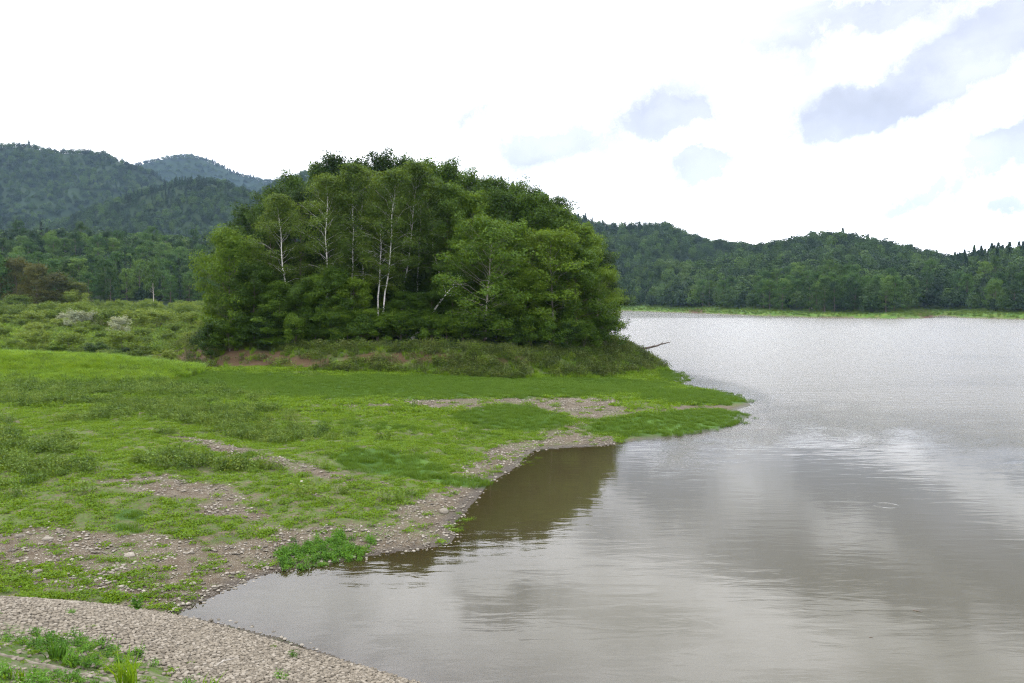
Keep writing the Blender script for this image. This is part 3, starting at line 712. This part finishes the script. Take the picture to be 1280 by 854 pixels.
for (px, d, h, lab) in [(96, 150, 3.4, 'silvery white shrub left of the tallest green shrub in the thicket'), (112, 152, 3.2, 'silvery shrub touching the whiter one in the thicket'), (150, 138, 2.9, 'grey green flowering shrub in the thicket'),
                        (82, 158, 2.8, 'small silvery shrub behind the white one')]:
    x = (px-640)/F*d; plant('silver_0', x, d, h, h*.8, rot(), lab, 'shrub', 'silver_shrub', 'silvery shrubs in the thicket', trunk='stem', crown='foliage')
for k in range(22):
    px = -30 + k*12.5; d = random.uniform(86, 97); x = (px-640)/F*d
    if float(poly_sd(np.array([x]), np.array([d]), knoll)[0]) > -1: continue
    plant(('bush_0', 'willow_0', 'bush_1')[k % 3], x, d, random.uniform(1.0, 1.7), random.uniform(1.4, 2.2), rot(), 'low dark shrub right behind the grassy mound', 'shrub', 'shrub', 'low shrubs behind the grassy mound', trunk='stem', crown='foliage')
for k, (px, d, top, wr, lab) in enumerate([(-8, 235, 326, 6.5, 'green brown tree at the left edge of the photo'), (22, 238, 332, 6.2, 'leafy green tree beside the russet trees'), (48, 232, 338, 6.0, 'olive tree in the middle of the russet group'),
                                           (72, 236, 348, 5.5, 'russet tree with reddish brown leaves'), (95, 238, 358, 5.0, 'lowest russet tree at the right end of the russet group')]):
    x, zb, h = hz(px, d, top); plant(('far_tree_0', 'russet_1', 'russet_0', 'russet_1', 'russet_0')[k], x, d, h, wr, rot(), lab, 'tree', 'russet_tree' if k else 'broadleaf_tree', 'trees at the left edge of the valley', zb)
x, zb, h = hz(192, 250, 333); plant('far_stem_tree', x, 250, h, 3.4, .3, 'lone pale tree with bare grey trunk in front of the dark wood', 'tree', 'lone_tree', None, zb)

# ------------------------------------------------------------------ woods on the hills
def jitter(rmin, rmax, s, seed, pmin=-130, pmax=1400):
    g = np.random.default_rng(seed); x0 = (pmin-640)/F*rmax; x1 = (pmax-640)/F*rmax
    X, Y = np.meshgrid(np.arange(x0, x1, s), np.arange(rmin*.75, rmax, s)); X = X.ravel(); Y = Y.ravel()
    X = X + g.uniform(-.42, .42, X.size)*s; Y = Y + g.uniform(-.42, .42, Y.size)*s
    r = np.hypot(X, Y); px = 640+F*X/Y; k = (r > rmin) & (r <= rmax) & (px > pmin) & (px < pmax); return X[k], Y[k]
parts = [jitter(290, 700, 6.2, 1), jitter(700, 1300, 7.6, 2), jitter(1300, 2000, 9.5, 3), jitter(2000, 3100, 13, 4)]
X = np.concatenate([p[0] for p in parts]); Y = np.concatenate([p[1] for p in parts])
z, sd, kd, _, _ = land(X, Y); r = np.hypot(X, Y)
g = np.random.default_rng(5)
con_n = fbm(X/90, Y/90, 91)*2; px = 640+F*X/Y
ridge_bias = ss(30, 80, z)*.25
con = (con_n + g.uniform(-.35, .35, X.size) + ridge_bias*.5*((px > 960) & (px < 1120)) + np.where((px > 100) & (px < 240) & (r < 520), .25, 0)) > .42
hgt = np.where(r < 700, 12, np.where(r < 1300, 11, np.where(r < 2000, 11, 13)))*g.uniform(.62, 1.3, X.size)*np.where(con, 1.12, 1.0)
ok = (sd > 13 + 5*fbm(X/20, Y/20, 8)*2) & (r > 325 + 20*(px > 700)) 
clear = (px < 330) & (r < 345) ; ok &= ~clear
top = (z + hgt - CAM_Z)/r
# drop what the land in front hides (a margin is kept so that a step to the side shows no gaps)
bins = ((px+200)/4).astype(int).clip(0, 420); order = np.argsort(r); vis = np.zeros(X.size, bool); mx = np.full(421, -1.0)
rankv = np.zeros(X.size)
for i in order:
    if not ok[i]: continue
    b = bins[i]; a = mx[max(0, b-1):b+2].min()
    ground_ang = (z[i] + hgt[i]*.45 - CAM_Z)/r[i]
    if top[i] > a - 22.0/r[i]: vis[i] = True
    rankv[i] = max(0, top[i]-max(a, (z[i]-CAM_Z)/r[i]))*(1 if vis[i] else 0)
    mx[b] = max(mx[b], ground_ang)
ok &= vis
infr = (px > 0) & (px < 1280) & ~((px > 262) & (px < 762))
score = np.where(ok & infr, rankv*hgt/r, 0)
NEAR_N = 235
sel = np.argsort(-score)[:NEAR_N]; isnear = np.zeros(X.size, bool); isnear[sel] = True
for i in sel:
    left = px[i] < 640; w_ = hgt[i]*.36
    rnd = random.random()
    if con[i]: key, nm = 'far_fir', 'fir_tree'; w_ = hgt[i]*.19
    elif rnd < .035: key, nm = 'far_stem_tree', 'broadleaf_tree'; w_ *= .85
    elif rnd < .22: key, nm = 'far_pale_tree', 'broadleaf_tree'
    else: key, nm = f'far_tree_{random.randrange(3)}', 'broadleaf_tree'
    side = 'valley wood beyond the shrubs' if left else 'wood along the far lake shore'
    lab = {'far_fir': 'dark conical fir in the ', 'far_stem_tree': 'thin crowned tree with visible grey trunk in the ', 'far_pale_tree': 'pale green round tree in the '}.get(key, 'dark green broadleaf tree in the ')+side
    plant(key, float(X[i]), float(Y[i]), float(hgt[i]), float(w_), rot(), lab, 'tree', nm, 'trees of the '+side, float(z[i]))

def scatter(name, pts, rotz, scl, idx, proto_meshes, kind='stuff', label=None, rotx=None):
    """one object: instances of the prototype meshes on its points"""
    pc = bpy.data.collections.new(name+'_kinds')
    for i, pm in enumerate(proto_meshes):
        o = bpy.data.objects.new(f'{name}_kind_{chr(97+i)}', pm); pc.objects.link(o)
    me = bpy.data.meshes.new(name); n = len(pts)
    me.vertices.add(n); me.vertices.foreach_set('co', np.asarray(pts, np.float32).ravel())
    a = me.attributes.new('rot', 'FLOAT_VECTOR', 'POINT'); rv = np.zeros((n, 3), np.float32); rv[:, 2] = rotz
    if rotx is not None: rv[:, 0] = rotx
    a.data.foreach_set('vector', rv.ravel())
    a = me.attributes.new('scl', 'FLOAT_VECTOR', 'POINT'); sv = np.asarray(scl, np.float32)
    if sv.ndim == 1: sv = np.repeat(sv[:, None], 3, 1)
    a.data.foreach_set('vector', sv.ravel())
    a = me.attributes.new('idx', 'INT', 'POINT'); a.data.foreach_set('value', np.asarray(idx, np.int32))
    me.update()
    o = bpy.data.objects.new(name, me); col.objects.link(o)
    ng = bpy.data.node_groups.new(name+'_scatter', 'GeometryNodeTree')
    ng.interface.new_socket('Geometry', in_out='INPUT', socket_type='NodeSocketGeometry'); ng.interface.new_socket('Geometry', in_out='OUTPUT', socket_type='NodeSocketGeometry')
    gi = ng.nodes.new('NodeGroupInput'); go = ng.nodes.new('NodeGroupOutput')
    ci = ng.nodes.new('GeometryNodeCollectionInfo'); ci.inputs['Collection'].default_value = pc
    ci.inputs['Separate Children'].default_value = True; ci.inputs['Reset Children'].default_value = True
    ip = ng.nodes.new('GeometryNodeInstanceOnPoints'); ip.inputs['Pick Instance'].default_value = True
    def na(nm, dt):
        q = ng.nodes.new('GeometryNodeInputNamedAttribute'); q.data_type = dt; q.inputs['Name'].default_value = nm
        return [s for s in q.outputs if s.enabled and s.name == 'Attribute'][0]
    ng.links.new(gi.outputs[0], ip.inputs['Points']); ng.links.new(ci.outputs[0], ip.inputs['Instance'])
    ng.links.new(na('idx', 'INT'), ip.inputs['Instance Index'])
    e2r = ng.nodes.new('FunctionNodeEulerToRotation'); ng.links.new(na('rot', 'FLOAT_VECTOR'), e2r.inputs[0]); ng.links.new(e2r.outputs[0], ip.inputs['Rotation'])
    ng.links.new(na('scl', 'FLOAT_VECTOR'), ip.inputs['Scale']); ng.links.new(ip.outputs[0], go.inputs[0])
    md = o.modifiers.new('scatter', 'NODES'); md.node_group = ng
    tag(o, label, None, None, kind); return o

lod = [gen_lod(300+i, 11, 4.3, 520, 1.05).mesh('wood_crown', M[('wood_green', 'wood_dark', 'wood_dark', 'wood_pale')[i]], False) for i in range(4)] + \
      [gen_lod(310+i, 13, 3.4, 460, 1.2, True).mesh('fir_crown', M['needle'], False) for i in range(2)]
k = ok & ~isnear
nF = int(k.sum()); print('forest trees', nF)
ci_ = con[k]; sp = fbm(X[k]/60, Y[k]/60, 95)*2 + g.uniform(-.45, .45, nF)
ids = np.where(ci_, 4+g.integers(0, 2, nF), np.where(sp < -.15, 1, np.where(sp < .12, 2, np.where(sp < .38, 0, 3))))
sc_h = hgt[k]/np.where(ci_, 13*1.0, 11.0); sc_w = sc_h*g.uniform(.85, 1.15, nF)*np.where(r[k] > 2000, 1.5, np.where(r[k] > 1300, 1.15, 1.0))
scatter('forest', np.stack([X[k], Y[k], z[k]-np.where(r[k] > 1000, 2.0, .8)], -1), g.uniform(0, 6.28, nF), np.stack([sc_w, sc_w, sc_h], -1), ids, lod, label='mixed green forest covering the hills')

# ------------------------------------------------------------------ ground cover
def blades(seed, n, rad, h, wd, lean=.35, curve=.3, m='sedge', seg=2):
    g = np.random.default_rng(seed); a = g.uniform(0, 6.28, n); rr = rad*np.sqrt(g.uniform(0, 1, n)); b = np.stack([rr*np.cos(a), rr*np.sin(a), np.zeros(n)-.02], -1)
    az = g.uniform(0, 6.28, n); ln = g.uniform(0, lean, n); hh = h*g.uniform(.55, 1.1, n)
    d = np.stack([np.cos(az)*ln, np.sin(az)*ln, np.ones(n)], -1); side = np.stack([-np.sin(az+.6), np.cos(az+.6), np.zeros(n)], -1)*wd*.5*g.uniform(.7, 1.3, (n, 1))
    p1 = b + d*hh[:, None]*.55; p2 = b + d*hh[:, None] + np.stack([np.cos(az), np.sin(az), 0*az-.5], -1)*(curve*hh)[:, None]
    V = np.stack([b-side, b+side, p1+side*.8, p1-side*.8, p2+side*.12, p2-side*.12], 1).reshape(-1, 3)
    i = np.arange(n)[:, None]*6; Fi = np.concatenate([i+np.array([[0, 1, 2, 3]]), i+np.array([[3, 2, 4, 5]])], 0)
    return V, Fi
def tuft(name, seed, m, **kw):
    Q = Quads(); Q.add(*blades(seed, **kw)); return Q.mesh(name, M[m], False)
def herb(name, seed, m, n, rad, h, leaf, stems=8, up=.8):
    g = np.random.default_rng(seed); Q = Quads()
    for i in range(stems):
        a = g.uniform(0, 6.28); rr = rad*math.sqrt(g.uniform(0, 1))*.8; b = np.array([rr*math.cos(a), rr*math.sin(a), -.02]); t = b + np.array([g.normal()*h*.15, g.normal()*h*.15, h*g.uniform(.6, 1)])
        if h > .2: Q.tube(np.stack([b, t]), [.008, .004], 3)
        k = n//stems; f = g.uniform(.1, 1, k)[:, None]; C = b+(t-b)*f + g.normal(size=(k, 3))*np.array([rad*.3, rad*.3, h*.06]); C[:, 2] = np.maximum(C[:, 2], .01)
        Q.add(*leaves(C, leaf, g, up))
    return Q.mesh(name, M[m], False)
K = dict(
    sedge=[tuft('sedge', 400+i, 'sedge', n=70, rad=.30, h=.30, wd=.014, lean=.4) for i in range(3)],
    weed=[herb('weed', 410+i, 'weed', 60, .22, .09, .075, 6) for i in range(3)] + [herb('weed', 415, 'weed', 90, .28, .16, .07, 6)],
    tall=[tuft('tall_grass', 420+i, 'tall', n=60, rad=.30, h=.75, wd=.022, lean=.35, curve=.35) for i in range(3)],
    herb=[herb('herb', 430+i, 'herb', 130, .40, .55, .10, 12) for i in range(3)] + [herb('herb', 434, 'willow', 130, .45, .6, .1, 12)],
    bank=[herb('bank_herb', 450+i, 'bankherb', 130, .42, .6, .10, 12) for i in range(3)],
    lush=[herb('lush', 440+i, 'lush', 120, .25, .38, .085, 8) for i in range(3)],
)
def pool(n, pxr, pyr, seed, dens=None):
    """random points over the visible ground, even per square metre"""
    g = np.random.default_rng(seed); d0, d1 = pyr
    y = np.sqrt(g.uniform(d0**2, d1**2, n)); pxs = g.uniform(*pxr, n); x = (pxs-640)/F*y; return x, y, g
def area_wedge(pxr, pyr): return .5*(pxr[1]-pxr[0])/F*(pyr[1]**2-pyr[0]**2)
def cover(name, label, kinds, per_m2, pxr, dr, weight, scale=(.7, 1.25), seed=1):
    n = int(area_wedge(pxr, dr)*per_m2); x, y, g = pool(n, pxr, dr, seed)
    z, sd, kd, isdam, dam = land(x, y); Z = zones(x, y, z, sd, kd, isdam)
    wt = weight(x, y, z, sd, kd, isdam, Z); k = g.uniform(0, 1, n) < wt
    m = int(k.sum()); print(name, m)
    s = g.uniform(*scale, m)
    return scatter(name, np.stack([x[k], y[k], z[k]+.02], -1), g.uniform(0, 6.28, m), s, g.integers(0, len(kinds), m), kinds, label=label)
cover('sedge_grass', 'smooth dark green sedge on the flats and the point', K['sedge'], 14, (120, 960), (24, 104),
      lambda x, y, z, sd, kd, da, Z: np.where((sd > -.35-.9*(x > 6)) & (kd < 2) & (~da), Z['sedge']*(.25+.75*ss(-.6, 2.2, sd + Z['n'])), 0), (.45, 1.05), 11)
cover('low_weeds', 'bright yellow green low weeds creeping over the flats', K['weed'], 36, (-30, 780), (19, 52),
      lambda x, y, z, sd, kd, da, Z: np.where((sd > .15) & (~da), (1-Z['gravel']*.93)*(1-Z['sedge'])*(1-.62*E(Z['px'], Z['py'], 270, 630, 260, 60, 0))*(.28+.72*ss(-.25, .15, fbm(x*.8, y*.8, 71)*2)), 0), (.6, 1.3), 12)
cover('meadow_weeds', 'low green weeds of the farther flats', K['weed'], 9, (-30, 900), (52, 98),
      lambda x, y, z, sd, kd, da, Z: np.where((sd > .15) & (~da) & (kd < 1), (1-Z['gravel']*.95)*(1-Z['sedge'])*(1-Z['mound'])*(.4+.6*ss(-.2, .15, fbm(x*.5, y*.5, 72)*2)), 0), (1.2, 2.3), 13)
cover('tall_grass', 'tall bright grass on the low mound at the left', K['tall'], 12, (-60, 300), (58, 98),
      lambda x, y, z, sd, kd, da, Z: Z['mound']*(kd < 1), (.75, 1.2), 14)
cover('valley_grass', 'rough grass between the shrubs on the valley floor', K['tall'][:1]+K['herb'], 1.6, (-80, 330), (101, 300),
      lambda x, y, z, sd, kd, da, Z: np.where((kd < 1) & (sd > 2), .9, 0), (1.6, 2.8), 15)
cover('meadow_herbs', 'darker herbs in patches among the low weeds', K['herb'], 5, (-30, 520), (30, 75),
      lambda x, y, z, sd, kd, da, Z: np.where((sd > 2) & (~da), (1-Z['gravel'])*(1-Z['sedge'])*ss(.02, .28, fbm(x*.16, y*.22, 73)*2)*(1-ss(300, 480, Z['px'])*.8)*.85, 0), (.65, 1.3), 16)
cover('mound_foot_herbs', 'darker grass and herbs along the foot of the grassy mound', K['herb'][:2]+K['sedge'], 9, (-60, 300), (58, 72),
      lambda x, y, z, sd, kd, da, Z: np.clip(1.3*E(Z['px'], Z['py'], 100, 488, 150, 9, 2), 0, .9), (.8, 1.5), 25)
cover('bank_herbs', 'pale scrubby herbs on the bank below the grove', K['bank']+K['herb'][3:], 5.5, (215, 850), (76, 122),
      lambda x, y, z, sd, kd, da, Z: np.where((kd > .2) & (kd < 6.5) & (sd > .4), (1-Z['red']*.92)*(.35+.65*ss(-.2, .2, fbm(x*.5, y*.5, 83)*2))*.9, 0), (.9, 1.9), 17)
cover('bank_grass', 'green grass on the bank below the grove', K['tall'], 5, (215, 850), (76, 122),
      lambda x, y, z, sd, kd, da, Z: np.where((kd > -.4) & (kd < 4.5) & (sd > .3), (1-Z['red']*.9)*.8, 0), (.5, .9), 18)
cover('dam_weeds', 'weeds growing between the stones of the dam slope', K['lush']+K['weed'], 30, (-120, 420), (5.2, 21),
      lambda x, y, z, sd, kd, da, Z: np.where(da, Z['damgreen']*.95*ss(-.35, .2, fbm(x*1.1, y*1.1, 74)*2)+.004, 0), (.25, .55), 19)
cover('toe_weeds', 'bright weeds along the upper edge of the stone paving', K['weed'], 20, (-60, 240), (17, 26),
      lambda x, y, z, sd, kd, da, Z: np.where((~da) & (sd > .1), np.exp(-((toe_s(x)+1.2-y)/.9)**2)*.7, 0), (.6, 1.2), 20)
cover('shore_plants', 'lush leafy plants at the water edge of the cove', K['lush'], 30, (340, 480), (23, 33),
      lambda x, y, z, sd, kd, da, Z: np.maximum(E(Z['px'], Z['py'], 405, 692, 48, 14, -6), .5*E(Z['px'], Z['py'], 455, 688, 14, 5, 0))*(sd > -.5)*1.2, (.4, .75), 22)
cover('water_weeds', 'small plants standing in the shallow water', K['weed'], 16, (540, 700), (28, 50),
      lambda x, y, z, sd, kd, da, Z: np.where((sd > -.9), np.maximum(.6*E(Z['px'], Z['py'], 575, 660, 14, 12, -30), .5*E(Z['px'], Z['py'], 665, 577, 15, 6, 0)), 0), (.4, .8), 23)
cover('far_bank_grass', 'green grass on the far lake bank', K['herb'][:2]+K['sedge'][:1], .3, (700, 1400), (300, 660),
      lambda x, y, z, sd, kd, da, Z: np.where((sd > 1.2) & (sd < 22), .9, 0), (1.2, 2.2), 24)

# ------------------------------------------------------------------ stones
def rock_mat():
    m, t, out = mat('stone'); tc = t.new('ShaderNodeTexCoord').outputs['Object']; oi = t.new('ShaderNodeObjectInfo')
    n = t.noise(tc, 3, 5, .65)
    c = t.ramp(t.math('ADD', t.math('MULTIPLY', n, .5), t.math('MULTIPLY', oi.outputs['Random'], .6)), [(.2, (.075, .066, .052)), (.5, (.145, .128, .102)), (.85, (.27, .245, .205))])
    b = t.new('ShaderNodeBsdfPrincipled'); t.put(b.inputs['Base Color'], c); b.inputs['Roughness'].default_value = .9; b.inputs['Specular IOR Level'].default_value = .25
    t.put(b.inputs['Normal'], t.bump(n, .4, .1)); t.l.new(b.outputs[0], out.inputs[0]); return m
def pave_mat():
    m, t, out = mat('paving_stone'); tc = t.new('ShaderNodeTexCoord').outputs['Object']; oi = t.new('ShaderNodeObjectInfo')
    n = t.noise(tc, 2.2, 4, .6)
    c = t.ramp(t.math('ADD', t.math('MULTIPLY', n, .4), t.math('MULTIPLY', oi.outputs['Random'], .7)), [(.15, (.075, .065, .050)), (.45, (.120, .102, .078)), (.7, (.160, .138, .106)), (.95, (.225, .20, .165))])
    b = t.new('ShaderNodeBsdfPrincipled'); t.put(b.inputs['Base Color'], c); b.inputs['Roughness'].default_value = .92; b.inputs['Specular IOR Level'].default_value = .2
    t.put(b.inputs['Normal'], t.bump(n, .4, .1)); t.l.new(b.outputs[0], out.inputs[0]); return m
M['stone'] = rock_mat(); M['pave'] = pave_mat()
def rock_mesh(name, seed, m, flat=.6, n=12, rough=.18, cut=True):
    g = np.random.default_rng(seed); nu, nv = n, n//2+1
    ph = np.linspace(0, np.pi, nv+1); th = np.linspace(0, 2*np.pi, nu, endpoint=False); PH, TH = np.meshgrid(ph, th, indexing='ij')
    d = np.stack([np.sin(PH)*np.cos(TH), np.sin(PH)*np.sin(TH), np.cos(PH)], -1).reshape(-1, 3)
    rr = np.ones(len(d))
    for i in range(7):
        k = g.normal(size=3); k /= np.linalg.norm(k); o_ = g.uniform(.62, .95); dt = d@k; rr = np.where(dt > .05, np.minimum(rr, o_/np.maximum(dt, .05)), rr)
    V = d*rr[:, None]; V += g.normal(size=3)*0; V[:, 2] *= flat; V[:, 0] *= g.uniform(1.0, 1.3)
    i = np.arange(nv)[:, None]*nu + np.arange(nu)[None, :]; j = np.arange(nv)[:, None]*nu + (np.arange(nu)+1)[None, :] % nu
    Fi = np.stack([i, i+nu, j+nu, j], -1).reshape(-1, 4)
    return mesh_from(name, V, 4, Fi, M[m], True)
peb = [rock_mesh('pebble', 500+i, 'stone', .55, 7) for i in range(5)]
def cover_st(name, label, kinds, per_m2, pxr, dr, weight, sizes, seed, kind='stuff'):
    n = int(area_wedge(pxr, dr)*per_m2); x, y, g = pool(n, pxr, dr, seed)
    z, sd, kd, isdam, dam = land(x, y); Z = zones(x, y, z, sd, kd, isdam)
    k = g.uniform(0, 1, n) < weight(x, y, z, sd, kd, isdam, Z); m = int(k.sum()); print(name, m)
    s = sizes[0]*(sizes[1]/sizes[0])**(g.uniform(0, 1, m)**2.2)
    return scatter(name, np.stack([x[k], y[k], z[k]+s*.25+.02], -1), g.uniform(0, 6.28, m), s, g.integers(0, len(kinds), m), kinds, label=label, kind=kind)
cover_st('gravel', 'brown and grey gravel of the bare shore', peb, 110, (-30, 780), (18.5, 62),
         lambda x, y, z, sd, kd, da, Z: np.where((sd > -.25) & (~da), Z['gravel']*(.30+.7*ss(-.2, .3, Z['n']))+.012, 0), (.013, .07), 31)
# the stone paving of the dam slope
def build_paving():
    g = np.random.default_rng(41); s = .088
    U, Vv = np.meshgrid(np.arange(-26, 6, s), np.arange(4, 23.5, s*.92)); U = U.copy(); U[1::2] += s*.5
    x = U.ravel() + g.uniform(-.28, .28, U.size)*s; y = Vv.ravel() + g.uniform(-.28, .28, U.size)*s
    z, sd, kd, isdam, dam = land(x, y); Z = zones(x, y, z, sd, kd, isdam)
    k = isdam & (dam > -.35) & (dam < 6.4) & (Z['damgreen'] < .6 + g.uniform(0, .5, x.size)) & (Z['px'] > -150) & (Z['py'] < 1000) & (g.uniform(0, 1, x.size) < .965)
    m = int(k.sum()); print('paving', m)
    st = [rock_mesh('paving_stone', 520+i, 'pave', .30, 9) for i in range(6)]
    sc = s*g.uniform(.42, .66, m)
    scatter('stone_paving', np.stack([x[k], y[k], z[k]+.012+g.uniform(-.012, .02, m)], -1), g.uniform(0, 6.28, m), np.stack([sc, sc*.92, sc], -1), g.integers(0, 6, m), st, kind='structure', rotx=None)
build_paving()

for (px, py, wpx, lab, sd_) in [(555, 638, 15, 'largest pale boulder alone on the mud near the cove', 601), (163, 693, 13, 'smooth oval stone lying highest on the brown gravel beach', 602), (241, 729, 9, 'pale angular stone low on the gravel near the water', 603),
                                (230, 743, 9, 'grey rounded stone closest to the dam paving', 604), (92, 755, 18, 'flat grey stone at the edge of the stone paving', 605), (48, 714, 12, 'pale flat stone at the left side of the gravel among weeds', 606),
                                (25, 670, 10, 'pale stone at the top left of the gravel beach', 607), (60, 673, 12, 'light stone between grass and gravel beach', 608), (378, 602, 9, 'small flat stone on the pebbly ridge', 609), (430, 604, 6, 'round dark stone on the pebbly ridge', 610),
                                (567, 615, 7, 'small stone in the grass above the boulder', 611), (577, 646, 5, 'small pale stone at the waterline beside the boulder', 612), (152, 733, 9, 'grey stone in the middle of the gravel beach', 613),
                                (193, 737, 7, 'brownish stone right of the middle of the gravel beach', 614), (458, 703, 6, 'flat wet stone in the shallow water', 615), (57, 743, 8, 'round stone among green weeds above the paving', 616)]:
    x, y = P(px, py+wpx*.2, .0)
    for _ in range(6):
        z = float(land(np.array([x]), np.array([y]))[0][0]); x, y = P(px, py+wpx*.2, z)
    s = wpx/F*y*.46
    o = link('rock', rock_mesh('rock', sd_, 'stone', .62, 16), None, (x, y, max(z, -.03)+s*.28)); o.scale = (s, s*.85, s); o.rotation_euler = (0, 0, rot()*.3)
    tag(o, lab, 'stone', 'single stones on the shore')

# ------------------------------------------------------------------ dead wood and single plants
def ground_at(px, py):
    x, y = P(px, py, 0)
    for _ in range(10):
        z = float(land(np.array([x]), np.array([y]))[0][0]); x, y = P(px, py, z)
    return x, y, z
def log_thing(name, pts, r0, m, label, branches=0, seed=1):
    g = np.random.default_rng(seed); Q = Quads(); pts = np.array(pts, float); n = 12; t = np.linspace(0, 1, n); tt = np.linspace(0, 1, len(pts))
    C = np.stack([np.interp(t, tt, pts[:, k]) for k in range(3)], -1); L = np.linalg.norm(pts[-1]-pts[0]); C += g.normal(size=C.shape)*L*.006
    C0 = C[0].copy(); C = C-C0
    Q.tube(C, r0*(1-.75*t), 8)
    o = link(name, Q.mesh(name, M[m]), None, C0); tag(o, label, name.replace('_', ' '))
    for i in range(branches):
        B = Quads(); f = .35+.6*i/branches; b = np.array([np.interp(f, t, C[:, k]) for k in range(3)]); d = (C[-1]-C[0])/L + g.normal(size=3)*.5; d[2] += .3; d /= np.linalg.norm(d)
        B.tube(np.stack([b, b+d*L*.08, b+d*L*.15+g.normal(size=3)*L*.01]), [r0*.35, r0*.25, r0*.08], 5); link('branch', B.mesh('branch', M[m]), o)
    return o
a = (15.8, 101.5, 1.9); b = ((838-640)/F*100, 100, CAM_Z+(375-428)/F*100)
log_thing('fallen_log', [a, (17.8, 100.7, 2.35), (b[0], b[1], b[2])], .20, 'bark', 'bare fallen tree trunk sticking out over the lake from the point', 5, 3)
x, y, z = ground_at(277, 834)
log_thing('driftwood_stick', [(x-.05, y-.10, z+.07), (x+.03, y, z+.12), (x+.14, y+.12, z+.09), (x+.24, y+.22, z+.09)], .02, 'greybark', 'small forked driftwood stick on the dam paving', 2, 5)
x, y = P(1147, 764); log_thing('floating_twig', [(x-.1, y+.08, .0), (x, y, .012), (x+.1, y-.05, .01)], .012, 'bark', 'short dark twig floating on the open water', 1, 6)
x, y = P(1089, 797); log_thing('floating_twig', [(x-.05, y+.02, .0), (x+.05, y, .01)], .01, 'bark', 'tiny dark twig floating nearest the bottom of the photo', 0, 7)
def grass_clump(px, py, h, n, label, seed, m='lush', wd=.025, rad=.12):
    x, y, z = ground_at(px, py); Q = Quads(); Q.add(*blades(seed, n, rad, h, wd, .45, .18)); o = link('grass_clump', Q.mesh('grass_clump', M[m], False), None, (x, y, z-.01)); tag(o, label, 'grass clump', 'single grass clumps on the dam')
grass_clump(160, 862, .62, 60, 'largest upright green grass clump at the bottom edge on the dam', 701, 'tall')
grass_clump(70, 826, .42, 40, 'dark upright grass clump left on the dam slope', 702)
grass_clump(86, 832, .30, 22, 'short grass clump right beside the dark upright one', 703)
grass_clump(262, 865, .34, 18, 'thin grass clump at the bottom edge right of the largest clump', 704, 'tall')
grass_clump(18, 850, .22, 24, 'low grass clump in the bottom left corner', 705, 'tall')
x, y, z = ground_at(172, 763)
o = link('leafy_plant', herb('leafy_plant', 710, 'lush', 150, .10, .46, .08, 6), None, (x, y, z)); tag(o, 'upright leafy green plant standing alone at the foot of the gravel', 'plant')
# concrete edge beam on the dam slope
def build_edge():
    m, t, out = mat('weathered_concrete'); pos = t.new('ShaderNodeNewGeometry').outputs['Position']; n = t.noise(pos, 6, 5, .65)
    b = t.new('ShaderNodeBsdfPrincipled'); t.put(b.inputs['Base Color'], t.mix(t.step(n, .35, .65), (.07, .06, .042), (.15, .13, .10))); b.inputs['Roughness'].default_value = .95
    t.put(b.inputs['Normal'], t.bump(n, .5, .03)); t.l.new(b.outputs[0], out.inputs[0])
    pts = np.array([ground_at(*p) for p in [(-60, 805), (-20, 815), (20, 825), (60, 834), (110, 846), (160, 860), (210, 876)]])
    Q = Quads(); tt = np.linspace(0, 1, 50); ti = np.linspace(0, 1, len(pts)); C = np.stack([np.interp(tt, ti, pts[:, k]) for k in range(3)], -1); C[:, 2] -= .01
    g = np.random.default_rng(3); C += g.normal(size=C.shape)*.008
    Q.tube(C, np.full(50, .05), 6); o = link('edge_kerb', Q.mesh('edge_kerb', m)); tag(o, kind='structure')
build_edge()

# ------------------------------------------------------------------ haze
def build_haze(dens=.00005):
    bm = bpy.data.meshes.new('haze'); x0, x1, y0, y1, z0, z1 = -4300, 4300, -300, 5300, -6, 720
    V = [(x, y, z) for x in (x0, x1) for y in (y0, y1) for z in (z0, z1)]
    bm.from_pydata(V, [], [(0, 1, 3, 2), (4, 6, 7, 5), (0, 4, 5, 1), (2, 3, 7, 6), (0, 2, 6, 4), (1, 5, 7, 3)])
    m, t, out = mat('haze'); v = t.new('ShaderNodeVolumePrincipled'); v.inputs['Color'].default_value = (.42, .62, .95, 1); v.inputs['Density'].default_value = dens; v.inputs['Anisotropy'].default_value = .2
    t.l.new(v.outputs[0], out.inputs['Volume']); bm.materials.append(m)
    try: m.cycles.homogeneous_volume = True
    except Exception as e: print(e)
    o = link('haze', bm); tag(o, 'thin pale haze over the valley', kind='stuff')
build_haze()
